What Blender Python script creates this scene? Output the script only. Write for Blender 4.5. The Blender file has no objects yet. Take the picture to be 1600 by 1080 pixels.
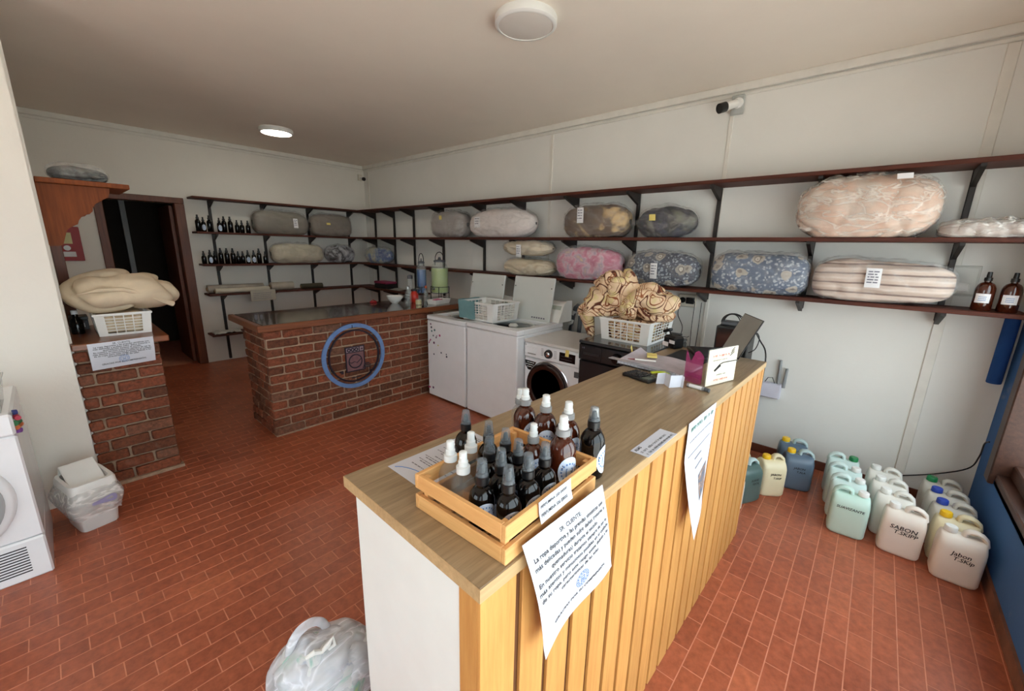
import bpy, math, random
from mathutils import Vector, Matrix, noise as mnoise

random.seed(11)
SC = bpy.context.scene
COL = SC.collection
PI = math.pi

# ------------------------------------------------------------------ camera
F_PX = 636.0
YAW, PITCH, ROLL = math.radians(48.61), math.radians(13.49), math.radians(-1.31)
CAM_H = 1.65
_f = Vector((math.sin(YAW)*math.cos(PITCH), math.cos(YAW)*math.cos(PITCH), -math.sin(PITCH)))
_r = Vector((math.cos(YAW), -math.sin(YAW), 0))
_d = _f.cross(_r)
_r2 = math.cos(ROLL)*_r + math.sin(ROLL)*_d
_d2 = -math.sin(ROLL)*_r + math.cos(ROLL)*_d
cam_data = bpy.data.cameras.new('camera')
cam_data.sensor_width = 36.0
cam_data.lens = F_PX/1600*36.0
cam_data.clip_start = 0.02
cam = bpy.data.objects.new('camera', cam_data)
COL.objects.link(cam)
cam.matrix_world = Matrix(((_r2.x, -_d2.x, -_f.x, 0), (_r2.y, -_d2.y, -_f.y, 0), (_r2.z, -_d2.z, -_f.z, CAM_H), (0, 0, 0, 1)))
SC.camera = cam

def in_view(p):
    v = Vector(p) - Vector((0, 0, CAM_H))
    z = v.dot(_f)
    if z < 0.05: return False
    return abs(v.dot(_r2)/z*F_PX) < 830 and abs(v.dot(_d2)/z*F_PX) < 570

# ------------------------------------------------------------------ world, exposure
world = bpy.data.worlds.new('overcast_sky')
SC.world = world
world.use_nodes = True
bg = world.node_tree.nodes['Background']
bg.inputs[0].default_value = (0.84, 0.975, 1.04, 1)
bg.inputs[1].default_value = 4.0
bounce_sun_data = bpy.data.lights.new('bounce_sun', 'SUN')  # unseen sun, added to light the pavement so its bounce lifts the ceiling
bounce_sun_data.energy = 11.0
bounce_sun_data.angle = math.radians(2.0)
bounce_sun_data.color = (1.0, 0.985, 0.955)
bounce_sun = bpy.data.objects.new('bounce_sun', bounce_sun_data)
COL.objects.link(bounce_sun)
bounce_sun.rotation_euler = Vector((math.cos(math.radians(66)), 0.0, -math.sin(math.radians(66)))).to_track_quat('-Z', 'Y').to_euler()
SC.view_settings.view_transform = 'Standard'
SC.view_settings.look = 'None'
SC.view_settings.gamma = 1
SC.view_settings.use_curve_mapping = False
SC.view_settings.exposure = 0.27
SC.cycles.max_bounces = 10
SC.cycles.diffuse_bounces = 6
SC.cycles.transparent_max_bounces = 16
SC.cycles.sample_clamp_indirect = 6.0

# ------------------------------------------------------------------ materials
def lin(c):
    r = []
    for x in c:
        x = x/255.0
        r.append(x/12.92 if x <= 0.04045 else ((x+0.055)/1.055)**2.4)
    return r + [1.0]

class NT:
    def __init__(s, name):
        s.m = bpy.data.materials.new(name)
        s.m.use_nodes = True
        s.t = s.m.node_tree
        s.bsdf = s.t.nodes['Principled BSDF']
        s.out = s.t.nodes['Material Output']
    def n(s, typ, **kw):
        nd = s.t.nodes.new(typ)
        for k, v in kw.items():
            setattr(nd, k, v)
        return nd
    def l(s, a, b): s.t.links.new(a, b)
    def coords(s, kind='Object', scale=(1, 1, 1), rot=(0, 0, 0)):
        tc = s.n('ShaderNodeTexCoord')
        mp = s.n('ShaderNodeMapping')
        mp.inputs['Scale'].default_value = scale
        mp.inputs['Rotation'].default_value = rot
        s.l(tc.outputs[kind], mp.inputs['Vector'])
        return mp.outputs[0]
    def noise(s, vec, scale, detail=3, rough=0.55, dist=0.0):
        nd = s.n('ShaderNodeTexNoise')
        nd.inputs['Scale'].default_value = scale
        nd.inputs['Detail'].default_value = detail
        nd.inputs['Roughness'].default_value = rough
        nd.inputs['Distortion'].default_value = dist
        s.l(vec, nd.inputs['Vector'])
        return nd
    def ramp(s, fac, stops, interp='LINEAR'):
        r = s.n('ShaderNodeValToRGB')
        cr = r.color_ramp
        cr.interpolation = interp
        while len(cr.elements) < len(stops): cr.elements.new(0.5)
        for e, (p, c) in zip(cr.elements, stops):
            e.position = p
            e.color = c if len(c) == 4 else lin(c)
        s.l(fac, r.inputs[0])
        return r.outputs[0]
    def mix(s, fac, a, b, mode='MIX'):
        m = s.n('ShaderNodeMix', data_type='RGBA', blend_type=mode)
        for i, v in ((0, fac), (6, a), (7, b)):
            if hasattr(v, 'is_output'): s.l(v, m.inputs[i])
            else: m.inputs[i].default_value = v
        return m.outputs[2]
    def bump(s, h, strength=0.3, dist=0.01):
        b = s.n('ShaderNodeBump')
        b.inputs['Strength'].default_value = strength
        b.inputs['Distance'].default_value = dist
        s.l(h, b.inputs['Height'])
        s.l(b.outputs[0], s.bsdf.inputs['Normal'])
        return b
    def set(s, **kw):
        for k, v in kw.items():
            s.bsdf.inputs[k.replace('_', ' ')].default_value = v
        return s

MATS = {}
def plain(name, rgb, rough=0.5, metal=0.0, var=0.06, bump=0.0, scale=8.0, coat=0.0, spec=0.5):
    if name in MATS: return MATS[name]
    t = NT(name)
    t.set(Roughness=rough, Metallic=metal)
    t.bsdf.inputs['Coat Weight'].default_value = coat
    t.bsdf.inputs['Specular IOR Level'].default_value = spec
    c = lin(rgb)
    vec = t.coords('Object')
    nz = t.noise(vec, scale, 4)
    lo = [x*(1-var) for x in c[:3]]+[1]
    hi = [min(1, x*(1+var)) for x in c[:3]]+[1]
    t.l(t.ramp(nz.outputs[0], [(0.3, lo), (0.7, hi)]), t.bsdf.inputs['Base Color'])
    if bump: t.bump(nz.outputs[0], bump, 0.01)
    MATS[name] = t.m
    return t.m

def wood(name, rgb_lo, rgb_hi, axis=0, rough=0.45, fine=60.0, coat=0.0, bump=0.05, rnd=0.0, mid=None):
    if name in MATS: return MATS[name]
    t = NT(name)
    sc = [14.0, 14.0, 14.0]; sc[axis] = 0.9
    vec = t.coords('Object', tuple(sc))
    oi = t.n('ShaderNodeObjectInfo')
    ad = t.n('ShaderNodeVectorMath', operation='ADD')
    sl = t.n('ShaderNodeVectorMath', operation='SCALE'); sl.inputs['Scale'].default_value = 37.0
    cmb = t.n('ShaderNodeCombineXYZ')
    for i in range(3): t.l(oi.outputs['Random'], cmb.inputs[i])
    t.l(cmb.outputs[0], sl.inputs[0]); t.l(vec, ad.inputs[0]); t.l(sl.outputs[0], ad.inputs[1])
    n1 = t.noise(ad.outputs[0], 1.6, 5, 0.6, 1.2)
    n2 = t.noise(ad.outputs[0], fine/12, 4, 0.7, 0.3)
    mixn = t.mix(0.5, n1.outputs[1], n2.outputs[1])
    bw = t.n('ShaderNodeRGBToBW'); t.l(mixn, bw.inputs[0])
    stops = [(0.36, rgb_lo), (0.64, rgb_hi)] if mid is None else [(0.34, rgb_lo), (0.5, mid), (0.66, rgb_hi)]
    colr = t.ramp(bw.outputs[0], stops)
    if rnd:
        mr = t.n('ShaderNodeMapRange'); mr.inputs[3].default_value = 1-rnd; mr.inputs[4].default_value = 1+rnd
        t.l(oi.outputs['Random'], mr.inputs[0])
        cm = t.n('ShaderNodeCombineColor')
        for i in range(3): t.l(mr.outputs[0], cm.inputs[i])
        colr = t.mix(1.0, colr, cm.outputs[0], 'MULTIPLY')
    t.l(colr, t.bsdf.inputs['Base Color'])
    t.set(Roughness=rough); t.bsdf.inputs['Coat Weight'].default_value = coat
    t.bsdf.inputs['Specular IOR Level'].default_value = 0.3 if rough > 0.5 else 0.5
    t.bump(bw.outputs[0], bump, 0.01)
    MATS[name] = t.m
    return t.m

def mat_wall(name, rgb, var=0.04, dirt=None):
    if name in MATS: return MATS[name]
    t = NT(name)
    geo = t.n('ShaderNodeNewGeometry')
    n1 = t.noise(geo.outputs['Position'], 1.1, 5, 0.6)
    n2 = t.noise(geo.outputs['Position'], 45, 3, 0.6)
    c = lin(rgb)
    colr = t.ramp(n1.outputs[0], [(0.3, [x*(1-var) for x in c[:3]]+[1]), (0.7, [min(1, x*(1+var)) for x in c[:3]]+[1])])
    if dirt:
        n3 = t.noise(geo.outputs['Position'], 3.2, 6, 0.7, 0.6)
        f = t.ramp(n3.outputs[0], [(0.62, (0, 0, 0)), (0.78, (255, 255, 255))])
        colr = t.mix(f, colr, lin(dirt))
    t.l(colr, t.bsdf.inputs['Base Color'])
    t.set(Roughness=0.8)
    t.bsdf.inputs['Specular IOR Level'].default_value = 0.25
    t.bump(n2.outputs[0], 0.08, 0.01)
    MATS[name] = t.m
    return t.m

TX0, TPX = 1.38665, 0.1687
TY0, TPY = 0.3290, 0.0833
def mat_tile():
    t = NT('terracotta_tile')
    geo = t.n('ShaderNodeNewGeometry')
    sp = t.n('ShaderNodeSeparateXYZ'); t.l(geo.outputs['Position'], sp.inputs[0])
    def mth(op, a, b=None):
        m = t.n('ShaderNodeMath', operation=op)
        for i, v in ((0, a), (1, b)):
            if v is None: continue
            if hasattr(v, 'is_output'): t.l(v, m.inputs[i])
            else: m.inputs[i].default_value = v
        return m.outputs[0]
    row = mth('FLOOR', mth('DIVIDE', mth('SUBTRACT', sp.outputs[1], TY0), TPY))
    par = mth('MULTIPLY', mth('FLOORED_MODULO', row, 2.0), 0.5)
    colm = mth('FLOOR', mth('SUBTRACT', mth('DIVIDE', mth('SUBTRACT', sp.outputs[0], TX0), TPX), par))
    cb = t.n('ShaderNodeCombineXYZ'); t.l(row, cb.inputs[0]); t.l(colm, cb.inputs[1])
    wn = t.n('ShaderNodeTexWhiteNoise', noise_dimensions='2D'); t.l(cb.outputs[0], wn.inputs['Vector'])
    n1 = t.noise(geo.outputs['Position'], 30, 5, 0.65)
    n2 = t.noise(geo.outputs['Position'], 1.3, 4, 0.6)
    base = t.ramp(wn.outputs['Value'], [(0.0, (182, 100, 70)), (0.5, (189, 105, 73)), (0.9, (195, 110, 78)), (1.0, (204, 118, 82))])
    d = t.ramp(n1.outputs[0], [(0.3, (205, 205, 205)), (0.7, (255, 255, 255))])
    d2 = t.ramp(n2.outputs[0], [(0.35, (225, 215, 212)), (0.65, (255, 255, 255))])
    c = t.mix(1.0, t.mix(1.0, base, d, 'MULTIPLY'), d2, 'MULTIPLY')
    t.l(c, t.bsdf.inputs['Base Color'])
    r = t.ramp(n2.outputs[0], [(0.3, (75, 75, 75)), (0.7, (115, 115, 115))])
    t.l(t.ramp(n1.outputs[0], [(0.3, (0.28, 0.28, 0.28, 1)), (0.7, (0.42, 0.42, 0.42, 1))]), t.bsdf.inputs['Roughness'])
    t.bump(n1.outputs[0], 0.06, 0.01)
    return t.m

def mat_brick(name, tint=1.0):
    t = NT(name)
    oi = t.n('ShaderNodeObjectInfo')
    geo = t.n('ShaderNodeNewGeometry')
    base = t.ramp(oi.outputs['Random'], [(0.0, (118, 72, 50)), (0.25, (136, 80, 54)), (0.55, (154, 86, 58)), (0.8, (168, 96, 66)), (1.0, (138, 104, 84))])
    n1 = t.noise(geo.outputs['Position'], 42, 5, 0.7)
    n2 = t.noise(geo.outputs['Position'], 11, 4, 0.6, 0.8)
    c = t.mix(1.0, base, t.ramp(n1.outputs[0], [(0.3, (150, 145, 140)), (0.7, (255, 250, 245))]), 'MULTIPLY')
    f = t.ramp(n2.outputs[0], [(0.6, (0, 0, 0)), (0.74, (120, 120, 120))])
    c = t.mix(f, c, lin((176, 148, 128)))
    t.l(c, t.bsdf.inputs['Base Color'])
    t.set(Roughness=0.8)
    t.bump(n1.outputs[0], 0.5, 0.012)
    return t.m

def mat_film(name='clear_plastic_film', alpha=0.10, tint=(235, 235, 235), rough=0.2):
    if name in MATS: return MATS[name]
    t = NT(name)
    vec = t.coords('Object', (0.45, 1.5, 1.5), (0.0, 0.65, 0.25))
    nz = t.noise(vec, 9, 3, 0.5, 0.5)
    sb_ = t.n('ShaderNodeMath', operation='SUBTRACT'); t.l(nz.outputs[0], sb_.inputs[0]); sb_.inputs[1].default_value = 0.5
    ab_ = t.n('ShaderNodeMath', operation='ABSOLUTE'); t.l(sb_.outputs[0], ab_.inputs[0])
    t.l(t.ramp(ab_.outputs[0], [(0.0, [min(1, alpha*2.3)]*3+[1]), (0.035, [alpha*1.1]*3+[1]), (0.12, [alpha*0.8]*3+[1])]), t.bsdf.inputs['Alpha'])  # whiter streaks put into the alpha imitate highlights along creases
    t.bsdf.inputs['Base Color'].default_value = lin(tint)
    t.set(Roughness=rough)
    t.bump(ab_.outputs[0], 0.8, 0.03)
    MATS[name] = t.m
    return t.m

def mat_glass(name, rgb, alpha, rough=0.05):
    if name in MATS: return MATS[name]
    t = NT(name)
    t.bsdf.inputs['Base Color'].default_value = lin(rgb)
    t.bsdf.inputs['Alpha'].default_value = alpha
    vec = t.coords('Object')
    nz = t.noise(vec, 6, 2)
    t.l(t.ramp(nz.outputs[0], [(0.3, [rough*0.8]*3+[1]), (0.7, [rough*1.2]*3+[1])]), t.bsdf.inputs['Roughness'])
    MATS[name] = t.m
    return t.m

def mat_emit(name, rgb, strength):
    if name in MATS: return MATS[name]
    t = NT(name)
    t.bsdf.inputs['Base Color'].default_value = lin((240, 240, 240))
    t.bsdf.inputs['Emission Color'].default_value = lin(rgb)
    t.bsdf.inputs['Emission Strength'].default_value = strength
    MATS[name] = t.m
    return t.m

def mat_fabric(name, rgb, var=0.18, scale=7, bump=0.4):
    if name in MATS: return MATS[name]
    t = NT(name)
    vec = t.coords('Object')
    n1 = t.noise(vec, scale, 5, 0.6, 1.0)
    c = lin(rgb)
    t.l(t.ramp(n1.outputs[0], [(0.3, [x*(1-var) for x in c[:3]]+[1]), (0.7, [min(1, x*(1+var)) for x in c[:3]]+[1])]), t.bsdf.inputs['Base Color'])
    t.set(Roughness=0.9); t.bsdf.inputs['Specular IOR Level'].default_value = 0.2
    t.bump(n1.outputs[0], bump, 0.02)
    MATS[name] = t.m
    return t.m

def mat_floral(name, ground, leaf, flower, sc=24.0):
    t = NT(name)
    vec = t.coords('Object')
    nz = t.noise(vec, 14, 3)
    wv = t.mix(0.05, vec, nz.outputs[1])
    v1 = t.n('ShaderNodeTexVoronoi'); v1.inputs['Scale'].default_value = sc*1.5; t.l(wv, v1.inputs['Vector'])
    v2 = t.n('ShaderNodeTexVoronoi'); v2.inputs['Scale'].default_value = sc*0.32; v2.inputs['Randomness'].default_value = 0.75; t.l(wv, v2.inputs['Vector'])
    small = t.ramp(v1.outputs['Distance'], [(0.0, leaf), (0.3, leaf), (0.42, ground), (1.0, ground)])
    ring = t.ramp(v2.outputs['Distance'], [(0.0, (80, 70, 66)), (0.1, (205, 195, 180)), (0.17, (96, 84, 78)), (0.24, flower), (0.34, flower), (0.36, ground)])
    f = t.ramp(v2.outputs['Distance'], [(0.33, (255, 255, 255)), (0.36, (0, 0, 0))])
    c = t.mix(f, small, ring)
    t.l(c, t.bsdf.inputs['Base Color'])
    t.set(Roughness=0.9)
    t.bump(nz.outputs[0], 0.3, 0.02)
    return t.m

def mat_scroll(name):
    t = NT(name)
    vec = t.coords('Object')
    n3 = t.noise(vec, 9, 2)
    ground = t.ramp(n3.outputs[0], [(0.35, (222, 190, 154)), (0.5, (230, 202, 168)), (0.62, (216, 198, 138)), (0.7, (226, 196, 160))])
    def contour(scale, dist, level, width):
        nz = t.noise(vec, scale, 0, 0.5, dist)
        a = t.n('ShaderNodeMath', operation='SUBTRACT'); t.l(nz.outputs[0], a.inputs[0]); a.inputs[1].default_value = level
        b = t.n('ShaderNodeMath', operation='ABSOLUTE'); t.l(a.outputs[0], b.inputs[0])
        return t.ramp(b.outputs[0], [(0.0, (255, 255, 255)), (width*0.6, (255, 255, 255)), (width, (0, 0, 0))])
    c = t.mix(contour(6.0, 0.9, 0.5, 0.022), ground, lin((92, 44, 26)))
    c = t.mix(contour(6.0, 0.9, 0.62, 0.020), c, lin((138, 74, 40)))
    c = t.mix(contour(6.0, 0.9, 0.38, 0.020), c, lin((104, 52, 30)))
    c = t.mix(contour(10, 0.6, 0.52, 0.014), c, lin((150, 92, 54)))
    t.l(c, t.bsdf.inputs['Base Color'])
    t.set(Roughness=0.9)
    return t.m

def mat_stripe(name, lo, hi, axis=2, freq=9.0):
    t = NT(name)
    vec = t.coords('Object')
    w = t.n('ShaderNodeTexWave', wave_type='BANDS', bands_direction='XYZ'[axis])
    w.inputs['Scale'].default_value = freq; w.inputs['Distortion'].default_value = 0.8; w.inputs['Detail'].default_value = 1.5
    t.l(vec, w.inputs['Vector'])
    t.l(t.ramp(w.outputs[0], [(0.0, lo), (0.16, hi), (0.8, hi), (1.0, (214, 198, 186))]), t.bsdf.inputs['Base Color'])
    t.set(Roughness=0.9)
    t.bump(w.outputs[0], 0.5, 0.02)
    return t.m

def mat_blotch(name, cols, scale=6.0, dist=1.5):
    t = NT(name)
    vec = t.coords('Object')
    nz = t.noise(vec, scale, 4, 0.6, dist)
    k = len(cols)
    stops = [(0.3 + 0.4*i/(k-1), c) for i, c in enumerate(cols)]
    t.l(t.ramp(nz.outputs[0], stops), t.bsdf.inputs['Base Color'])
    t.set(Roughness=0.85)
    t.bump(nz.outputs[0], 0.3, 0.02)
    return t.m

M = {}
M['wall'] = mat_wall('painted_plaster', (230, 226, 217))
M['wall_r'] = mat_wall('painted_panel', (230, 229, 223))
M['ceil'] = mat_wall('ceiling_paint', (241, 232, 219), 0.03)
M['cornice'] = plain('cornice_paint', (214, 206, 190), 0.7)
M['trim'] = plain('trim_paint', (226, 223, 214), 0.7)
M['blue_wall'] = mat_wall('blue_paint', (62, 104, 158), 0.12, dirt=(120, 136, 160))
M['grout'] = plain('floor_grout', (206, 138, 110), 0.9, var=0.12, scale=20)
M['tile'] = mat_tile()
M['brick'] = mat_brick('fired_brick')
M['mortar'] = plain('mortar', (172, 146, 122), 0.95, var=0.15, bump=0.4, scale=50)
M['shelf'] = wood('dark_red_shelf_wood', (58, 27, 18), (94, 44, 28), 1, 0.6)
M['shelfx'] = wood('dark_shelf_wood_back', (58, 27, 18), (94, 44, 28), 0, 0.6)
M['upright'] = plain('black_brown_upright', (30, 22, 18), 0.5)
M['barwood'] = wood('bar_edge_wood', (96, 52, 28), (140, 80, 44), 0, 0.35, coat=0.2)
M['bartop'] = plain('dark_varnished_top', (66, 52, 42), 0.12, var=0.2, coat=0.4, scale=3)
M['canopy'] = wood('canopy_wood', (92, 44, 16), (136, 70, 28), 2, 0.65)
M['frame'] = wood('door_frame_wood', (84, 42, 22), (118, 62, 32), 2, 0.45)
M['winframe'] = wood('window_frame_wood', (50, 30, 22), (84, 52, 38), 0, 0.45)
M['laminate'] = wood('oak_laminate', (116, 96, 72), (178, 154, 122), 0, 0.32, fine=90, mid=(150, 128, 98))
M['slat'] = wood('pine_slat', (186, 126, 64), (218, 164, 94), 2, 0.45, rnd=0.07)
M['slatback'] = plain('slat_backing', (96, 56, 20), 0.7)
M['crate'] = wood('crate_pine', (206, 146, 84), (236, 186, 122), 0, 0.5, rnd=0.06)
M['cratey'] = wood('crate_pine_cross', (206, 146, 84), (236, 186, 122), 1, 0.5, rnd=0.06)
M['white'] = plain('white_melamine', (236, 240, 236), 0.35, var=0.02)
M['enamel'] = plain('white_enamel', (236, 239, 242), 0.22, var=0.02, coat=0.3)
M['plasticw'] = plain('white_plastic', (232, 232, 228), 0.35, var=0.03)
M['greyplastic'] = plain('grey_plastic', (150, 152, 152), 0.45)
M['lidpl'] = plain('pale_grey_enamel', (206, 210, 206), 0.3, var=0.02)
M['black'] = plain('black_enamel', (26, 27, 30), 0.25, var=0.1, coat=0.2)
M['blackpl'] = plain('black_plastic', (20, 20, 21), 0.4, var=0.1)
M['screen'] = plain('black_gloss', (8, 9, 11), 0.08, var=0.1)
M['chrome'] = plain('chrome', (200, 200, 204), 0.12, 1.0, var=0.03)
M['steel'] = plain('dull_steel', (150, 152, 156), 0.35, 0.8)
M['ink'] = plain('black_ink', (28, 28, 32), 0.8)
M['greyink'] = plain('grey_ink', (118, 118, 130), 0.8)
M['blueink'] = plain('blue_ink', (92, 130, 186), 0.8)
M['redink'] = plain('red_ink', (196, 70, 70), 0.8)
M['greenink'] = plain('green_ink', (60, 120, 100), 0.8)
M['paper'] = plain('white_paper', (204, 207, 216), 0.8, var=0.015, scale=3)
M['creampaper'] = plain('cream_paper', (228, 220, 198), 0.8, var=0.02)
M['film'] = mat_film()
M['film2'] = mat_film('milky_plastic_film', 0.24, (238, 234, 226))
M['bagfilm'] = mat_film('white_carrier_film', 0.62, (232, 234, 240), 0.3)
M['amber'] = plain('amber_bottle', (66, 26, 12), 0.06, var=0.15, coat=0.5)
M['darkbottle'] = plain('black_bottle', (9, 7, 7), 0.05, var=0.1, coat=0.0, spec=0.4)
M['capgrey'] = mat_glass('smoky_clear_cap', (128, 136, 142), 0.36, 0.06)
M['collar'] = plain('black_collar', (16, 16, 18), 0.35)
M['pumpw'] = mat_glass('translucent_white_pump', (232, 234, 232), 0.85, 0.25)
M['pumpbase'] = plain('grey_ribbed_collar', (138, 138, 138), 0.45)
M['clear'] = mat_glass('clear_pet', (150, 150, 144), 0.2, 0.03)
M['glass'] = mat_glass('clear_glass', (205, 214, 210), 0.2, 0.04)
M['label_b'] = plain('blue_white_label', (206, 218, 236), 0.6)
M['labelw'] = plain('white_label', (228, 228, 230), 0.6)
M['cable'] = plain('black_cable', (22, 22, 24), 0.5)
M['yellow'] = plain('yellow_cap', (232, 184, 20), 0.4)
M['green'] = plain('green_cap', (24, 128, 72), 0.4)
M['bluecap'] = plain('blue_cap', (34, 66, 168), 0.4)
M['marker'] = plain('marker_ink', (26, 24, 26), 0.7)
M['c_aqua'] = plain('aqua_hdpe', (196, 226, 214), 0.4, var=0.05, scale=3)
M['c_aqua2'] = plain('pale_aqua_hdpe', (206, 226, 222), 0.4, var=0.05, scale=3)
M['c_white'] = plain('milk_white_hdpe', (228, 226, 218), 0.4, var=0.05, scale=3)
M['c_soap'] = plain('soap_white_hdpe', (230, 221, 210), 0.4, var=0.05, scale=3)
M['c_cream'] = plain('cream_hdpe', (226, 214, 178), 0.4, var=0.05, scale=3)
M['c_grey'] = plain('grey_white_hdpe', (196, 192, 182), 0.4, var=0.05, scale=3)
M['c_bluegrey'] = plain('blue_liquid_hdpe', (92, 110, 128), 0.35, var=0.08, scale=3)
M['c_green'] = plain('green_liquid_hdpe', (78, 100, 96), 0.35, var=0.08, scale=3)
M['c_paleblue'] = plain('pale_top_hdpe', (176, 196, 196), 0.4, var=0.05, scale=3)
M['teal'] = mat_fabric('teal_cloth', (110, 148, 152), 0.1, 8, 0.3)
M['beige'] = mat_fabric('beige_cotton', (218, 200, 172), 0.1, 4, 0.35)
M['scroll'] = mat_scroll('scroll_print_cotton')
M['red'] = plain('red_board', (150, 22, 28), 0.45)
M['yel'] = plain('sticky_yellow', (226, 206, 120), 0.8)
M['lime'] = plain('lime_sticky', (196, 220, 40), 0.8)
M['pinkfilm'] = mat_glass('magenta_plastic', (176, 60, 118), 0.5, 0.2)
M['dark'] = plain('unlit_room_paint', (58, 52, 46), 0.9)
M['liq_blue'] = plain('blue_liquid', (20, 84, 150), 0.08, coat=0.5)
M['liq_green'] = plain('yellow_green_liquid', (178, 196, 120), 0.08, coat=0.5)
M['pavement'] = plain('outside_pavement', (198, 195, 188), 0.9)
M['hosegrey'] = plain('grey_hose', (84, 86, 90), 0.5)
M['pink'] = plain('pink_plastic', (196, 116, 140), 0.5)
M['redpl'] = plain('red_plastic', (196, 44, 26), 0.4)
M['orange'] = plain('orange_cap', (196, 92, 50), 0.45)
M['lamp_off'] = plain('opal_diffuser', (222, 216, 208), 0.5, var=0.02)
M['lamp_on'] = mat_emit('lit_diffuser', (255, 246, 226), 22.0)
M['pane'] = mat_glass('window_pane', (220, 230, 235), 0.06, 0.02)
M['curtain'] = mat_fabric('blue_cloth', (44, 84, 150), 0.1, 5, 0.2)
M['routerpl'] = plain('lilac_white_plastic', (214, 212, 224), 0.4)

# ------------------------------------------------------------------ mesh builder
class MB:
    def __init__(s): s.v = []; s.f = []
    def add(s, vs, fs, mx=None):
        b = len(s.v)
        if mx is None: s.v += [tuple(p) for p in vs]
        else: s.v += [tuple(mx @ Vector(p)) for p in vs]
        s.f += [tuple(i+b for i in f) for f in fs]
        return s
    def box(s, x0, x1, y0, y1, z0, z1, mx=None):
        vs = [(x, y, z) for x in (x0, x1) for y in (y0, y1) for z in (z0, z1)]
        return s.add(vs, [(0, 1, 3, 2), (4, 6, 7, 5), (0, 4, 5, 1), (2, 3, 7, 6), (0, 2, 6, 4), (1, 5, 7, 3)], mx)
    def rbox(s, x0, x1, y0, y1, z0, z1, c=0.005, mx=None, jit=0, rs=None):
        X = (x0, x1); Y = (y0, y1); Z = (z0, z1); sg = (1, -1)
        vs = []; idx = {}
        for i in (0, 1):
            for j in (0, 1):
                for k in (0, 1):
                    j3 = [(rs.uniform(-jit, jit) if jit else 0) for _ in range(3)]
                    for a in range(3):
                        p = [X[i]+sg[i]*c, Y[j]+sg[j]*c, Z[k]+sg[k]*c]
                        p[a] = (X[i], Y[j], Z[k])[a]
                        idx[(i, j, k, a)] = len(vs); vs.append(tuple(p[q]+j3[q] for q in range(3)))
        g = lambda i, j, k, a: idx[(i, j, k, a)]
        fs = []
        for i in (0, 1):
            q = [g(i, 0, 0, 0), g(i, 1, 0, 0), g(i, 1, 1, 0), g(i, 0, 1, 0)]
            fs.append(q if i else q[::-1])
            q = [g(0, i, 0, 1), g(1, i, 0, 1), g(1, i, 1, 1), g(0, i, 1, 1)]
            fs.append(q[::-1] if i else q)
            q = [g(0, 0, i, 2), g(1, 0, i, 2), g(1, 1, i, 2), g(0, 1, i, 2)]
            fs.append(q if i else q[::-1])
        for a in (0, 1):
            for b in (0, 1):
                fs.append((g(a, b, 0, 0), g(a, b, 1, 0), g(a, b, 1, 1), g(a, b, 0, 1)))
                fs.append((g(a, 0, b, 0), g(a, 1, b, 0), g(a, 1, b, 2), g(a, 0, b, 2)))
                fs.append((g(0, a, b, 1), g(1, a, b, 1), g(1, a, b, 2), g(0, a, b, 2)))
        for i in (0, 1):
            for j in (0, 1):
                for k in (0, 1): fs.append((g(i, j, k, 0), g(i, j, k, 1), g(i, j, k, 2)))
        return s.add(vs, fs, mx)
    def lathe(s, prof, n=16, c=(0, 0, 0), mx=None):
        vs = []; fs = []
        for r, z in prof:
            for i in range(n):
                a = 2*PI*i/n
                vs.append((c[0]+r*math.cos(a), c[1]+r*math.sin(a), c[2]+z))
        for k in range(len(prof)-1):
            for i in range(n):
                j = (i+1) % n
                fs.append((k*n+i, k*n+j, (k+1)*n+j, (k+1)*n+i))
        fs.append(tuple(range(n))[::-1]); fs.append(tuple(range((len(prof)-1)*n, len(prof)*n)))
        return s.add(vs, fs, mx)
    def cyl(s, p0, p1, r0, r1=None, n=12):
        r1 = r0 if r1 is None else r1
        p0 = Vector(p0); p1 = Vector(p1); d = (p1-p0)
        q = d.to_track_quat('Z', 'Y').to_matrix().to_4x4(); q.translation = p0
        return s.lathe([(r0, 0), (r1, d.length)], n, mx=q)
    def tube(s, path, r, n=8, closed=False):
        P = [Vector(p) for p in path]; m = len(P)
        vs = []; fs = []; up = None
        for i, p in enumerate(P):
            if closed: t = P[(i+1) % m]-P[i-1]
            else: t = P[min(i+1, m-1)]-P[max(i-1, 0)]
            t.normalize()
            if up is None:
                up = Vector((0, 0, 1)) if abs(t.z) < 0.9 else Vector((1, 0, 0))
            x = up.cross(t)
            if x.length < 1e-6: x = Vector((1, 0, 0)).cross(t)
            x.normalize(); y = t.cross(x); up = y
            rr = r[i] if isinstance(r, (list, tuple)) else r
            for k in range(n):
                a = 2*PI*k/n
                vs.append(tuple(p+rr*(math.cos(a)*x+math.sin(a)*y)))
        for i in range(m if closed else m-1):
            i2 = (i+1) % m
            for k in range(n):
                k2 = (k+1) % n
                fs.append((i*n+k, i*n+k2, i2*n+k2, i2*n+k))
        if not closed:
            fs.append(tuple(range(n))[::-1]); fs.append(tuple(range((m-1)*n, m*n)))
        return s.add(vs, fs)
    def prism(s, poly, d0, d1, plane='xz', mx=None):
        def P(a, b, d): return {'xz': (a, d, b), 'yz': (d, a, b), 'xy': (a, b, d)}[plane]
        n = len(poly)
        vs = [P(a, b, d0) for a, b in poly]+[P(a, b, d1) for a, b in poly]
        fs = [tuple(range(n)), tuple(range(2*n-1, n-1, -1))]
        fs += [(i, i+n, (i+1) % n+n, (i+1) % n) for i in range(n)]
        return s.add(vs, fs, mx)
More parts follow.
